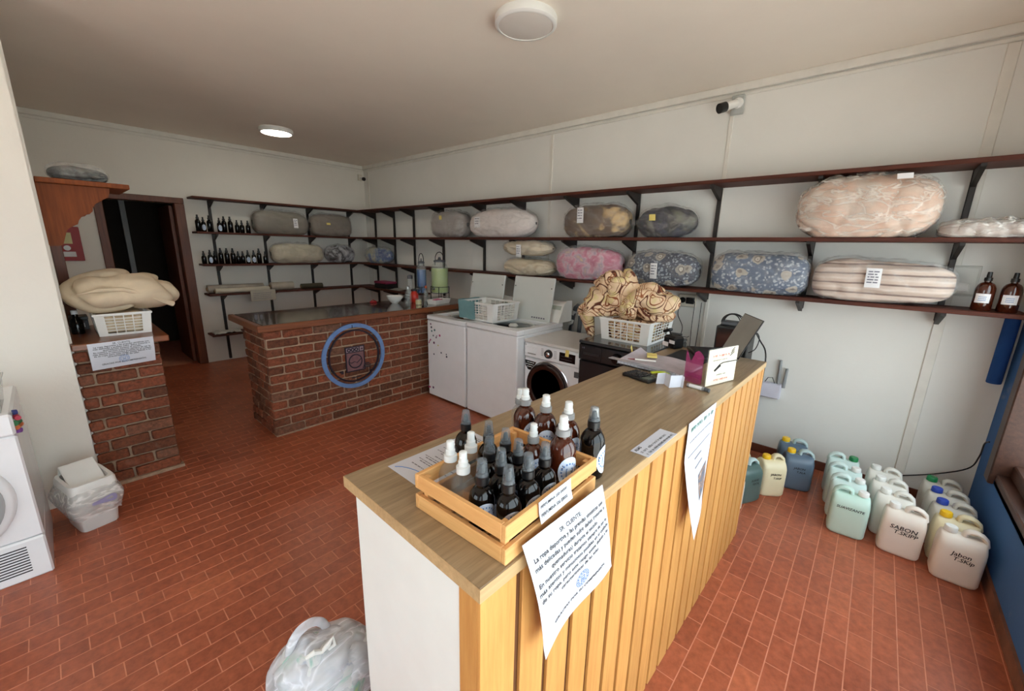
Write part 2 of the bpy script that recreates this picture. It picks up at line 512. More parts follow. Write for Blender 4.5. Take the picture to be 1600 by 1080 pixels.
    def grid(s, fn, nu, nv, wrap_u=False):
        vs = [fn(i/nu if wrap_u else i/(nu-1), j/(nv-1)) for j in range(nv) for i in range(nu)]
        fs = []
        for j in range(nv-1):
            for i in range(nu if wrap_u else nu-1):
                i2 = (i+1) % nu
                fs.append((j*nu+i, j*nu+i2, (j+1)*nu+i2, (j+1)*nu+i))
        return s.add(vs, fs)
    def sheet(s, fn, nu, nv, th=0.0006):
        # thin closed sheet with real thickness along the local normal
        def nrm(u, v):
            e = 1e-3
            a = Vector(fn(min(u+e, 1), v))-Vector(fn(max(u-e, 0), v)); b = Vector(fn(u, min(v+e, 1)))-Vector(fn(u, max(v-e, 0)))
            n = a.cross(b)
            return n.normalized() if n.length > 0 else Vector((0, 0, 1))
        A = []; B = []
        for j in range(nv):
            for i in range(nu):
                u, v = i/(nu-1), j/(nv-1)
                p = Vector(fn(u, v)); q = nrm(u, v)
                A.append(tuple(p)); B.append(tuple(p-q*th))
        fs = []; N = nu*nv
        for j in range(nv-1):
            for i in range(nu-1):
                a, b, c, d = j*nu+i, j*nu+i+1, (j+1)*nu+i+1, (j+1)*nu+i
                fs.append((a, b, c, d)); fs.append((d+N, c+N, b+N, a+N))
        rim = [j for j in range(nu)]+[k*nu+nu-1 for k in range(1, nv)]+[(nv-1)*nu+i for i in range(nu-2, -1, -1)]+[k*nu for k in range(nv-2, 0, -1)]
        for i in range(len(rim)):
            a, b = rim[i], rim[(i+1) % len(rim)]
            fs.append((b, a, a+N, b+N))
        return s.add(A+B, fs)
    def mesh(s, name, smooth=True, angle=40):
        me = bpy.data.meshes.new(name)
        me.from_pydata(s.v, [], s.f)
        if smooth:
            me.polygons.foreach_set('use_smooth', [True]*len(me.polygons))
            me.set_sharp_from_angle(angle=math.radians(angle))
        me.update()
        return me
    def obj(s, name, mat, parent=None, smooth=True, loc=None, rz=0.0, label=None, angle=40):
        me = s.mesh(name, smooth, angle)
        me.materials.append(mat)
        return link(name, me, parent, loc, rz, label)

def link(name, me, parent=None, loc=None, rz=0.0, label=None):
    o = bpy.data.objects.new(name, me)
    COL.objects.link(o)
    if loc is not None: o.location = loc
    if rz: o.rotation_euler = (0, 0, rz)
    if parent is not None: o.parent = parent
    if label: o['label'] = label
    return o

def tag(o, label, cat, group=None):
    o['label'] = label; o['category'] = cat
    if group: o['group'] = group
    return o
def thing(name, label, cat, loc=(0, 0, 0), rz=0.0, group=None):
    o = bpy.data.objects.new(name, None)
    COL.objects.link(o)
    o.empty_display_size = 0.05
    o.location = loc; o.rotation_euler = (0, 0, rz)
    return tag(o, label, cat, group)
def struct(o, kind='structure'):
    o['kind'] = kind
    return o
def copy_tree(root, loc, rz, label, group=None):
    r = root.copy(); COL.objects.link(r)
    r.location = loc; r.rotation_euler = (0, 0, rz); r['label'] = label
    if group: r['group'] = group
    for ch in list(root.children):
        c = ch.copy(); COL.objects.link(c); c.parent = r
        for g in list(ch.children):
            d = g.copy(); COL.objects.link(d); d.parent = c
    return r

_TXT = {}
def text2d(body, size, align='LEFT', bold=0.0):
    """outline of a line of writing as flat 2-D vertices and faces"""
    key = (body, size, align, bold)
    if key in _TXT: return _TXT[key]
    cu = bpy.data.curves.new('writing', 'FONT')
    cu.body = body; cu.size = size; cu.align_x = align; cu.resolution_u = 2; cu.offset = bold
    o = bpy.data.objects.new('writing', cu)
    me = o.to_mesh()
    vs = [(v.co.x, v.co.y) for v in me.vertices]; fs = [tuple(p.vertices) for p in me.polygons]
    o.to_mesh_clear()
    bpy.data.objects.remove(o); bpy.data.curves.remove(cu)
    _TXT[key] = (vs, fs)
    return vs, fs
def put_text(mb, body, size, fn, ox, oy, align='LEFT', bold=0.0, sx=1.0, slant=0.0):
    vs, fs = text2d(body, size, align, bold)
    mb.add([fn(ox+(x+slant*y)*sx, oy+y) for x, y in vs], fs)
def put_bar(mb, fn, x0, x1, y0, y1):
    mb.add([fn(x0, y0), fn(x1, y0), fn(x1, y1), fn(x0, y1)], [(0, 1, 2, 3)])
def word_bars(mb, fn, x0, x1, y, h, rs):
    x = x0
    while x < x1-h:
        w = rs.uniform(1.2, 5)*h
        put_bar(mb, fn, x, min(x+w, x1), y, y+h); x += w+h*0.7

def glyph_bars(mb, fn, x0, x1, y, h, rs):
    x = x0
    while x < x1-h*0.4:
        if rs.random() < 0.16: x += h*0.5; continue
        w = h*rs.uniform(0.12, 0.2); g_ = h*rs.uniform(0.35, 0.6); k = rs.random()
        put_bar(mb, fn, x, x+w, y, y+h*rs.uniform(0.75, 1.0))
        if k < 0.7: put_bar(mb, fn, x+w, x+g_, y+h*0.42, y+h*0.58)
        if k > 0.35: put_bar(mb, fn, x+g_, x+g_+w, y, y+h*rs.uniform(0.6, 1.0))
        x += g_+w+h*0.22

# superellipse power
def sp(x, e): return math.copysign(abs(x)**e, x)

# ------------------------------------------------------------------ the room
XW, YB, YF, ZC = 3.80, 6.77, -0.69, 2.92       # right wall, back wall, front wall, ceiling
XL, YL, XS = -2.6, 3.60, 0.03                   # far left wall, white wall on the left, side wall of the back area

def room_box(name, mat, *b):
    return struct(MB().box(*b).obj(name, mat, smooth=False))

floor = room_box('floor', M['grout'], XL-0.2, XW+0.2, YF-0.25, 9.0, -0.12, -0.0007)
def tile_mesh(x0, x1, y0, y1):
    return MB().box(x0, x1, y0, y1, -0.012, 0.0)
tiles = []
g = 0.0042
r0 = math.floor((YF-TY0)/TPY); r1 = math.ceil((YB-TY0)/TPY)
for r in range(r0, r1+1):
    y0, y1 = TY0+r*TPY, TY0+(r+1)*TPY
    off = 0.5*(r % 2)
    k0 = math.floor((XL-TX0)/TPX-off); k1 = math.ceil((XW-TX0)/TPX-off)
    for k in range(k0, k1+1):
        x0 = TX0+(k+off)*TPX
        cx, cy = x0+TPX/2, (y0+y1)/2
        if y0 > YL and cx < 0: continue
        tiles.append((cx, cy))
def hidden(cx, cy):
    return 0.35 < cx < 2.6 and 0.38 < cy < 0.95
seen = [t for t in tiles if in_view((t[0], t[1], 0)) and not hidden(*t)]
seen.sort(key=lambda t: t[0]**2+t[1]**2)
near = set(seen[:300])
tm = MB().box(-TPX/2+g/2, TPX/2-g/2, -TPY/2+g/2, TPY/2-g/2, -0.012, 0.0).mesh('tile', False)
tm.materials.append(M['tile'])
rest = MB()
for cx, cy in tiles:
    if (cx, cy) in near:
        o = link('tile', tm, floor, (cx, cy, 0))
    else:
        rest.box(cx-TPX/2+g/2, cx+TPX/2-g/2, cy-TPY/2+g/2, cy+TPY/2-g/2, -0.012, 0.0)
o = rest.obj('tiles', M['tile'], floor, smooth=False); o['kind'] = 'stuff'

room_box('ceiling', M['ceil'], XL-0.2, XW+0.2, YF-0.25, YB+0.3, ZC, ZC+0.12)
room_box('wall_right', M['wall_r'], XW, XW+0.15, YF-0.2, YB+0.2, -0.1, ZC)
# back wall with the doorway
DX0, DX1, DZ = 0.52, 1.21, 2.10
wb = MB()
wb.box(-0.1, DX0, YB, YB+0.15, -0.1, ZC); wb.box(DX1, XW, YB, YB+0.15, -0.1, ZC); wb.box(DX0, DX1, YB, YB+0.15, DZ, ZC)
struct(wb.obj('wall_back', M['wall'], smooth=False))
room_box('wall_left', M['wall'], XL, 0.016, YL, YL+0.09, 0, ZC)
room_box('wall_side', M['wall'], -0.10, XS, YL+0.09, YB, 0, ZC)
wl = MB()
wl.box(XL-0.15, XL, YF-0.2, 0.35, -0.1, ZC); wl.box(XL-0.15, XL, 2.35, YL+0.1, -0.1, ZC); wl.box(XL-0.15, XL, 0.35, 2.35, 2.25, ZC); wl.box(XL-0.15, XL, 0.35, 2.35, -0.1, 0.45)
struct(wl.obj('wall_far_left', M['wall'], smooth=False))
w3 = bpy.data.objects.new('window_3', None); COL.objects.link(w3); struct(w3)
for y_ in (0.35, 1.32, 2.29): MB().rbox(XL-0.12, XL+0.01, y_, y_+0.06, 0.45, 2.25, 0.005).obj('window_frame', M['winframe'], w3)
for z_ in (0.45, 2.19): MB().rbox(XL-0.12, XL+0.01, 0.41, 2.29, z_, z_+0.06, 0.005).obj('window_frame', M['winframe'], w3)
for y_ in (0.41, 1.38): MB().box(XL-0.062, XL-0.058, y_, y_+0.91, 0.51, 2.19).obj('pane', M['pane'], w3, smooth=False)
# front wall: shop window on the right, open doorway behind the photographer, second window
WX0, WX1, WZ0, WZ1 = 1.22, 3.46, 0.43, 2.22
wf = MB()
T0, T1 = YF-0.18, YF
wf.box(WX1, XW, T0, T1, 1.38, ZC); wf.box(WX0, WX1, T0, T1, WZ1, ZC)
wf.box(1.15, WX0, T0, T1, 1.38, ZC); wf.box(-0.55, 1.15, T0, T1, 2.25, ZC)
wf.box(-0.85, -0.55, T0, T1, 1.38, ZC); wf.box(-2.3, -0.85, T0, T1, 2.30, ZC); wf.box(XL, -2.3, T0, T1, 1.38, ZC)
struct(wf.obj('wall_front', M['wall'], smooth=False))
wd = MB()
wd.box(WX0, WX1, T0, T1, -0.02, WZ0); wd.box(WX1, XW, T0, T1, -0.02, 1.38); wd.box(1.15, WX0, T0, T1, -0.02, 1.38)
wd.box(-0.85, -0.55, T0, T1, -0.02, 1.38); wd.box(-2.3, -0.85, T0, T1, -0.02, 0.6); wd.box(XL, -2.3, T0, T1, -0.02, 1.38)
struct(wd.obj('wall_front_dado', M['blue_wall'], smooth=False))
# shop window
w1 = bpy.data.objects.new('window_1', None); COL.objects.link(w1); struct(w1)
def wframe(w, x0, x1, z0, z1, mullions, sill=True):
    f = MB(); t = 0.075
    f.rbox(x0-0.03, x0+t, YF-0.13, YF+0.025, z0-0.03, z1+0.03, 0.006); f.rbox(x1-t, x1+0.03, YF-0.13, YF+0.025, z0-0.03, z1+0.03, 0.006)
    f.rbox(x0+t, x1-t, YF-0.13, YF+0.02, z1-t, z1+0.03, 0.006)
    f.obj('window_frame', M['winframe'], w)
    for m in mullions:
        MB().rbox(m-0.03, m+0.03, YF-0.12, YF-0.02, z0+0.1, z1-t, 0.005).obj('mullion', M['winframe'], w)
    MB().rbox(x0+t, x1-t, YF-0.17, YF+0.0, z0-0.03, z0+0.035, 0.006).rbox(x0+t, x1-t, YF-0.15, YF-0.05, z0+0.035, z0+0.11, 0.006).obj('window_sill', M['winframe'], w)
    MB().box(x0+t, x1-t, YF-0.105, YF-0.100, z0+0.1, z1-t).obj('pane', M['pane'], w, smooth=False)
wframe(w1, WX0, WX1, WZ0, WZ1, [2.45])
w2 = bpy.data.objects.new('window_2', None); COL.objects.link(w2); struct(w2)
wframe(w2, -2.3, -0.85, 0.6, 2.30, [-1.57])
struct(MB().box(-40, 40, -40, YF-0.26, -0.16, -0.10).box(-40, XL-0.2, YF-0.26, 40, -0.16, -0.10).obj('ground_outside', M['pavement'], smooth=False))
# reddish skirting along the right wall and the front wall
struct(MB().box(XW-0.012, XW, -0.55, 2.0, 0, 0.07).obj('baseboard_right', plain('skirting_tile', (104, 56, 40), 0.5)))
struct(MB().box(1.15, XW, YF, YF+0.012, 0, 0.075).obj('baseboard_front', plain('skirting_front', (122, 80, 62), 0.7, var=0.3)))
# cornices and conduit strips
n = 0
def trim(*b, m=None):
    global n
    n += 1
    return struct(MB().rbox(*b, 0.004).obj('trim_%d' % n, m or M['trim'], smooth=False))
trim(XW-0.03, XW, YF, YB, ZC-0.055, ZC); trim(XW-0.014, XW, YF, YB, ZC-0.088, ZC-0.064)
trim(XS, XW-0.03, YB-0.03, YB, ZC-0.055, ZC); trim(XS, XW-0.014, YB-0.014, YB, ZC-0.088, ZC-0.064)
trim(XW-0.010, XW, 2.82, 2.86, 1.0, ZC-0.09); trim(XW-0.010, XW, 1.065, 1.097, 0.1, ZC-0.2)
trim(XW-0.010, XW, -0.375, -0.32, 0.1, ZC-0.09)
trim(XW-0.012, XW-0.0, 6.60, 6.64, 1.0, ZC-0.1)
# door in the back wall, dark passage behind it
d1 = bpy.data.objects.new('door_1', None); COL.objects.link(d1); struct(d1)
MB().rbox(DX0-0.06, DX0+0.02, YB-0.02, YB+0.12, 0, DZ, 0.005).obj('door_jamb', M['frame'], d1)
MB().rbox(DX1-0.02, DX1+0.08, YB-0.02, YB+0.12, 0, DZ, 0.005).obj('door_jamb', M['frame'], d1)
MB().rbox(DX0-0.06, DX1+0.08, YB-0.02, YB+0.12, DZ, DZ+0.07, 0.005).obj('door_head', M['frame'], d1)
lf = MB().rbox(DX1-0.06, DX1-0.02, YB+0.13, YB+0.85, 0.02, DZ-0.02, 0.004, ).obj('door_leaf', M['frame'], d1)
MB().cyl((DX1-0.06, YB+0.75, 1.0), (DX1-0.12, YB+0.75, 1.0), 0.012).obj('door_handle', M['steel'], lf)
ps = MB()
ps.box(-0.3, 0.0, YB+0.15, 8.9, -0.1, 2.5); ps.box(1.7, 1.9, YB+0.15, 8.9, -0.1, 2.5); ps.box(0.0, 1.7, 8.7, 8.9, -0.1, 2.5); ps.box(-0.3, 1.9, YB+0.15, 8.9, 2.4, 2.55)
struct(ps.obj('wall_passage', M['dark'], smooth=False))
struct(MB().rbox(0.80, 0.86, 8.0, 8.06, 0, 2.2, 0.004).obj('trim_passage', plain('grey_post', (150, 152, 150), 0.6)))

# ceiling lamps
def ceiling_lamp(x, y, lit, label):
    t = thing('ceiling_lamp', label, 'lamp', (x, y, ZC), 0, 'round ceiling lamps')
    MB().lathe([(0.172, 0), (0.176, -0.006), (0.176, -0.040), (0.165, -0.048), (0.155, -0.048), (0.155, -0.040)], 40).obj('housing', M['plasticw'], t)
    MB().lathe([(0.155, -0.036), (0.155, -0.044), (0.13, -0.050), (0.05, -0.053), (0.0005, -0.0535)], 40).obj('diffuser', M['lamp_on'] if lit else M['lamp_off'], t)
    return t
ceiling_lamp(2.01, 5.47, True, 'lit round ceiling lamp over the back of the shop')
ceiling_lamp(2.03, 1.74, False, 'unlit round ceiling lamp over the front of the shop')

# ------------------------------------------------------------------ shelving
def bracket_xz(s): return [(0, 0), (s, 0), (s, -0.014), (0.0, -0.105)]
# right wall
sr = thing('wall_shelving', 'long dark wood shelves with triangular brackets on the right wall', 'shelves', (XW, 0, 0), 0, 'wall shelving')
SD = 0.30
lv = [2.19, 1.765, 1.355]
for z, ya, yb in ((lv[0], -0.66, YB), (lv[1], -0.66, YB), (lv[2], -0.66, YB), (0.965, 5.0, YB)):
    MB().rbox(-SD, -0.012, ya, yb-0.002, z-0.026, z, 0.003).obj('shelf_board', M['shelf'], sr, smooth=False)
ups = [(6.44, 0.05), (5.88, 0.05), (5.353, 0.05), (4.66, 0.95), (3.837, 1.2), (3.183, 1.25), (2.463, 1.25), (1.792, 1.25), (1.086, 1.25), (0.401, 1.25), (-0.33, 1.25)]
for y, zb in ups:
    MB().rbox(-0.036, -0.011, y-0.015, y+0.015, zb, 2.165, 0.003).obj('upright', M['upright'], sr, smooth=False)
    for z in lv + ([0.965] if y > 5 else []):
        b = MB(); s0 = -0.036
        b.prism([(s0, z-0.027), (-SD+0.03, z-0.027), (-SD+0.03, z-0.044), (s0, z-0.125)], y-0.012, y+0.012, 'xz')
        b.obj('bracket', M['upright'], sr, smooth=False)
# back wall
sb = thing('wall_shelving', 'dark wood shelves with small brackets on the back wall beside the doorway', 'shelves', (0, YB, 0), 0, 'wall shelving')
for z, xa, xb in ((2.19, 1.33, 3.49), (1.765, 1.33, 3.49), (1.355, 1.35, 3.49), (0.965, 1.36, 3.49), (0.42, 1.33, 2.6)):
    MB().rbox(xa, xb, -0.27, -0.002, z-0.024, z, 0.003).obj('shelf_board', M['shelfx'], sb, smooth=False)
for x in (1.555, 2.175, 2.81, 3.46):
    MB().rbox(x-0.016, x+0.016, -0.026, -0.001, 0.02, 2.165, 0.003).obj('upright', M['upright'], sb, smooth=False)
    for z in (2.19, 1.765, 1.355, 0.965):
        MB().prism([(-0.026, z-0.025), (-0.22, z-0.025), (-0.22, z-0.036), (-0.026, z-0.11)], x-0.012, x+0.012, 'yz').obj('bracket', M['upright'], sb, smooth=False)

# ------------------------------------------------------------------ brickwork
_BR = {}
def brick(parent, x0, x1, y0, y1, z0, z1):
    sx, sy, sz = x1-x0, y1-y0, z1-z0
    key = (round(sx, 2), round(sy, 2), round(sz, 3), random.randrange(3))
    if key not in _BR:
        rs = random.Random(repr(key))
        kx, ky = key[0], key[1]
        me = MB().rbox(-kx/2, kx/2, -ky/2, ky/2, -sz/2, sz/2, 0.0065, None, 0.003, rs).mesh('brick', True, 30)
        me.materials.append(M['brick'])
        _BR[key] = me
    o = link('brick', _BR[key], parent, ((x0+x1)/2, (y0+y1)/2, (z0+z1)/2))
    o.scale = (sx/key[0], sy/key[1], 1)
    return o
def course_x(parent, xa, xb, yf, nc, h, L, j, dep, phase):
    for c in range(nc):
        z0 = c*h+0.018; x = xa-(phase*L if c % 2 else 0)
        rs = random.Random(c*7+int(xa*100))
        x += rs.uniform(-0.02, 0.02) if c else 0
        while x < xb-0.02:
            a, b = max(x, xa), min(x+L-j, xb)
            if b-a > 0.03:
                p = rs.uniform(-0.004, 0.004)
                brick(parent, a, b, yf+p, yf+p+dep, z0, z0+h-j)
            x += L
bc = thing('brick_counter', 'red brick counter with dark varnished wooden top and blue ring emblem', 'counter', (0, 0, 0))
NC, BH = 12, 0.0775
MB().box(1.10, 3.42, 3.668, 4.20, 0, 0.95).obj('mortar_core', M['mortar'], bc, smooth=False)
course_x(bc, 1.088, 2.80, 3.655, NC, BH, 0.255, 0.013, 0.05, 0.5)
for c in range(NC):
    y = 3.71 if c % 2 else 3.71+0.06
    z0 = c*BH+0.018
    if not c % 2: brick(bc, 1.088, 1.13, 3.71, 3.758, z0, z0+BH-0.013)
    while y < 4.19:
        b = min(y+0.13, 4.215)
        if b-y > 0.03: brick(bc, 1.088+random.uniform(-0.004, 0.004), 1.13, y, b-0.012, z0, z0+BH-0.013)
        y += 0.13
MB().rbox(1.075, 3.44, 3.615, 4.36, 0.952, 1.0, 0.004).obj('counter_top', M['bartop'], bc, smooth=False)
MB().rbox(1.03, 3.44, 3.59, 3.615, 0.946, 1.0, 0.005).obj('front_edge', M['barwood'], bc, smooth=False)
MB().rbox(1.03, 1.075, 3.615, 4.38, 0.946, 1.0, 0.005).obj('end_edge', M['barwood'], bc, smooth=False)
# painted emblem on the brick face: blue ring, dark ring, washing machine
EY = 3.6455
def ering(ro, ri, th, mat, name, e):
    q = MB(); n_ = 64; vs = []; fs = []
    for i in range(n_):
        a = 2*PI*i/n_
        for r_ in (ri, ro):
            for y_ in (EY-th, EY+0.012):
                vs.append((1.845+r_*math.cos(a), y_, 0.602+r_*math.sin(a)))
    for i in range(n_):
        b, d = i*4, ((i+1) % n_)*4
        fs += [(b, b+2, d+2, d), (b+2, b+3, d+3, d+2), (b+3, b+1, d+1, d+3), (b+1, b, d, d+1)]
    q.add(vs, fs)
    return q.obj(name, mat, e, smooth=False)
M['emblue'] = plain('emblem_blue_paint', (104, 138, 190), 0.6, var=0.08, scale=30)
M['emdark'] = plain('emblem_dark_paint', (30, 20, 38), 0.6, var=0.1)
M['emgrey'] = plain('emblem_violet_grey_paint', (124, 88, 92), 0.6, var=0.15, scale=30)
em = ering(0.318, 0.280, 0.005, M['emblue'], 'emblem', bc); em['label'] = 'blue ring around a washing machine drawing'
ering(0.258, 0.244, 0.0055, M['emdark'], 'emblem_inner_ring', em)
q = MB()
def em_box(x0, x1, z0, z1, mb, y=EY-0.003): mb.box(x0, x1, y-0.002, y+0.010, z0, z1)
em_box(1.752, 1.938, 0.455, 0.640, MB()); pnl = MB(); em_box(1.755, 1.935, 0.642, 0.69, pnl); pnl.obj('emblem_panel', plain('emblem_panel_paint', (150, 132, 142), 0.6), em, smooth=False)
dr = MB(); em_box(1.755, 1.935, 0.456, 0.64, dr, EY-0.001); dr.obj('emblem_cabinet', M['emgrey'], em, smooth=False)
for (a, b, c, d) in ((1.748, 1.942, 0.450, 0.459), (1.748, 1.942, 0.688, 0.697), (1.748, 1.757, 0.459, 0.688), (1.933, 1.942, 0.459, 0.688), (1.757, 1.933, 0.637, 0.645), (1.885, 1.893, 0.645, 0.688), (1.905, 1.925, 0.662, 0.667), (1.914, 1.918, 0.655, 0.675)):
    em_box(a, b, c, d, q, EY-0.006)
for cx, cz, r_ in ((1.785, 0.666, 0.014), (1.822, 0.666, 0.014), (1.859, 0.666, 0.014), (1.845, 0.549, 0.066)):
    path = [(cx+r_*math.cos(2*PI*i/24), EY-0.006, cz+r_*math.sin(2*PI*i/24)) for i in range(24)]
    q.tube(path, 0.0055, 6, True)
q.tube([(1.783, EY-0.006, 0.548), (1.805, EY-0.006, 0.535), (1.835, EY-0.006, 0.548), (1.86, EY-0.006, 0.532), (1.905, EY-0.006, 0.57)], 0.0035, 6)
for k, (x0, x1) in enumerate(((1.915, 1.995), (1.925, 2.0), (1.94, 1.985))):
    q.tube([(x0, EY-0.006, 0.472+k*0.018), (x1, EY-0.006, 0.472+k*0.018)], 0.006, 6)
for x_, z_, w_, h_ in ((1.685, 0.46, 0.035, 0.012), (1.70, 0.445, 0.02, 0.01), (1.985, 0.425, 0.03, 0.01), (1.80, 0.385, 0.09, 0.006), (1.83, 0.875, 0.008, 0.03)):
    em_box(x_, x_+w_, z_, z_+h_, q, EY-0.004)
q.obj('emblem_outline', M['emdark'], em)

bp = thing('brick_half_wall', 'short red brick half wall with wooden cap next to the white wall', 'half wall', (0, 0, 0))
MB().box(0.035, 0.435, 3.695, 4.30, 0, 0.965).obj('mortar_core', M['mortar'], bp, smooth=False)
MB().box(0.02, 0.455, 3.650, 3.70, 0, 0.02).obj('mortar_base', M['mortar'], bp, smooth=False)
def course_p():
    for c in range(NC):
        z0 = c*0.0785+0.02; h = 0.0785
        cuts = ([0.02, 0.10, 0.31, 0.45] if c % 2 else [0.02, 0.19, 0.45])
        for i in range(len(cuts)-1):
            p = random.uniform(-0.004, 0.004)
            brick(bp, cuts[i], cuts[i+1]-0.013, 3.668+p, 3.72, z0, z0+h-0.014)
course_p()
MB().rbox(0.02, 0.49, 3.62, 4.40, 0.967, 1.008, 0.005).obj('wooden_cap', M['barwood'], bp, smooth=False)

# ------------------------------------------------------------------ front counter
CT = 1.08
fc = thing('service_counter', 'service counter with vertical pine slats and oak laminate top', 'counter', (0.405, 0.417, 0), math.radians(-1.18))
CL, CD = 2.11, 0.507
MB().rbox(0, CL, 0, CD, CT-0.03, CT, 0.0015).obj('counter_top', M['laminate'], fc, smooth=False)
MB().box(0, CL, -0.0012, 0.0, CT-0.0295, CT-0.0005).box(-0.0012, 0, -0.0012, CD, CT-0.0295, CT-0.0005).obj('edge_band', wood('oak_edge_band', (170, 140, 100), (206, 176, 130), 0, 0.4), fc, smooth=False)
MB().box(0.03, CL-0.01, 0.0127, 0.034, 0.0, CT-0.031).obj('slat_backing', M['slatback'], fc, smooth=False)
e = [0.004] + [0.108+0.0974*k for k in range(21)] + [CL-0.004]
for i in range(22):
    a = e[i] + (0.0095 if i else 0); b = e[i+1] - (0.0095 if i < 21 else 0)
    MB().rbox(a, b, 0.003, 0.0125, 0.0, CT-0.031, 0.0012).obj('slat', M['slat'], fc, smooth=False)
MB().rbox(0.004, 0.026, 0.0127, 0.062, 0.0, CT-0.031, 0.001).obj('corner_strip', M['slat'], fc, smooth=False)
MB().rbox(0.006, 0.026, 0.062, 0.46, 0.0, CT-0.031, 0.001).obj('side_panel', M['white'], fc, smooth=False)
MB().rbox(CL-0.03, CL-0.01, 0.036, 0.46, 0.0, CT-0.031, 0.001).obj('side_panel', M['white'], fc, smooth=False)
MB().rbox(0.03, CL-0.034, 0.43, 0.45, 0.0, CT-0.031, 0.001).obj('back_panel', M['white'], fc, smooth=False)

# ------------------------------------------------------------------ bottles
def oval_label(mb, r, zc, hw, hh, face):
    vs = [(r*math.cos(face), r*math.sin(face), zc)]; n_ = 24
    for ring in (0.5, 1.0):
        for i in range(n_):
            a = 2*PI*i/n_
            th = face+ring*hw/r*math.cos(a)
            vs.append((r*math.cos(th), r*math.sin(th), zc+ring*hh*math.sin(a)))
    fs = [(0, 1+i, 1+(i+1) % n_) for i in range(n_)]
    fs += [(1+i, 1+n_+i, 1+n_+(i+1) % n_, 1+(i+1) % n_) for i in range(n_)]
    mb.add(vs, fs)
def bottle(name, label, cat, r, hb, kind, glass, face=None, capm=None, group=None, squarelab=False, nn=20):
    t = thing(name, label, cat, (0, 0, 0), 0, group)
    nk = 0.012 if r < 0.03 else 0.014
    sh = r*1.15
    prof = [(r*0.9, 0), (r, 0.005), (r, hb-sh), (r*0.97, hb-sh*0.72), (r*0.86, hb-sh*0.42), (r*0.68, hb-sh*0.18), (nk*1.25, hb-0.002), (nk, hb), (nk, hb+0.008)]
    MB().lathe(prof, nn).obj('body', glass, t)
    z = hb+0.006
    if kind == 'smoky':
        MB().lathe([(nk+0.002, z), (nk+0.002, z+0.016), (nk*0.85, z+0.018), (nk*0.85, z+0.024)], 14).obj('collar', M['collar'], t)
        MB().lathe([(nk+0.0012, z+0.018), (nk*0.78, z+0.052), (nk*0.6, z+0.053)], 14).obj('cap', M['capgrey'], t)
        MB().lathe([(nk*0.5, z+0.018), (nk*0.5, z+0.034), (nk*0.35, z+0.042)], 10).obj('nozzle', M['collar'], t)
    elif kind == 'pump':
        MB().lathe([(nk+0.003, z), (nk+0.003, z+0.014), (nk*0.95, z+0.016)], 16).obj('collar', capm or M['pumpbase'], t)
        MB().lathe([(nk*0.9, z+0.015), (nk*0.9, z+0.026), (nk*0.75, z+0.028), (nk*0.72, z+0.046), (nk*0.5, z+0.048)], 14).obj('pump', M['pumpw'], t)
        MB().cyl((0, 0, z+0.037), (nk*0.7, -nk*0.45, z+0.037), 0.0018).obj('nozzle', M['plasticw'], t)
    elif kind == 'trigger':
        MB().lathe([(nk+0.003, z), (nk+0.003, z+0.018), (nk*0.8, z+0.020), (nk*0.8, z+0.03)], 14).obj('collar', M['collar'], t)
        MB().lathe([(nk*0.8, z+0.028), (nk*0.72, z+0.05), (nk*0.5, z+0.051)], 12).obj('cap', M['blackpl'], t)
    if face is not None:
        lb = MB()
        if squarelab:
            vs = [((r+0.0006)*math.cos(face+w), (r+0.0006)*math.sin(face+w), zz) for zz in (hb*0.28, hb*0.6) for w in [(-0.75+1.5*i/8) for i in range(9)]]
            lb.add(vs, [(i, i+1, i+10, i+9) for i in range(8)])
            L_ = lb.obj('label', M['labelw'], t)
            tx = MB()
            for k_ in range(3):
                fnl = lambda x, y: ((r+0.001)*math.cos(face+x/r), (r+0.001)*math.sin(face+x/r), y)
                for q_ in range(5):
                    put_bar(tx, fnl, -0.016+q_*0.0065, -0.0105+q_*0.0065, hb*(0.48-0.06*k_), hb*(0.50-0.06*k_))
            tx.obj('print', M['blueink'], L_)
        else:
            oval_label(lb, r+0.0006, hb*0.42, r*0.85, hb*0.30, face)
            L_ = lb.obj('label', M['label_b'], t)
            tx = MB()
            fnl = lambda x, y: ((r+0.0012)*math.cos(face+x/r), (r+0.0012)*math.sin(face+x/r), hb*0.42+y)
            k = r*0.34
            put_bar(tx, fnl, -k*0.8, k*0.8, k*0.65, k*0.9); put_bar(tx, fnl, -k*0.8, -k*0.6, -k, k*0.65); put_bar(tx, fnl, k*0.6, k*0.8, -k, k*0.65); put_bar(tx, fnl, -k*0.8, k*0.8, -k, -k*0.8)
            for a_ in range(16):
                th = 2*PI*a_/16
                put_bar(tx, fnl, k*1.75*math.cos(th)-k*0.16, k*1.75*math.cos(th)+k*0.16, k*1.9*math.sin(th)-k*0.2, k*1.9*math.sin(th)+k*0.2)
            tx.obj('print', M['blueink'], L_)
    return t
FACE = math.radians(-112)
CZ = CT+0.0135
ORD = ['first', 'second', 'third', 'fourth', 'fifth', 'sixth', 'seventh', 'eighth', 'ninth', 'tenth', 'eleventh', 'twelfth', 'thirteenth', 'fourteenth', 'fifteenth', 'sixteenth', 'seventeenth', 'eighteenth']
proto = bottle('spray_bottle', 'x', 'spray bottle', 0.0272, 0.088, 'smoky', M['darkbottle'], FACE, group='bottles in the pine crate')
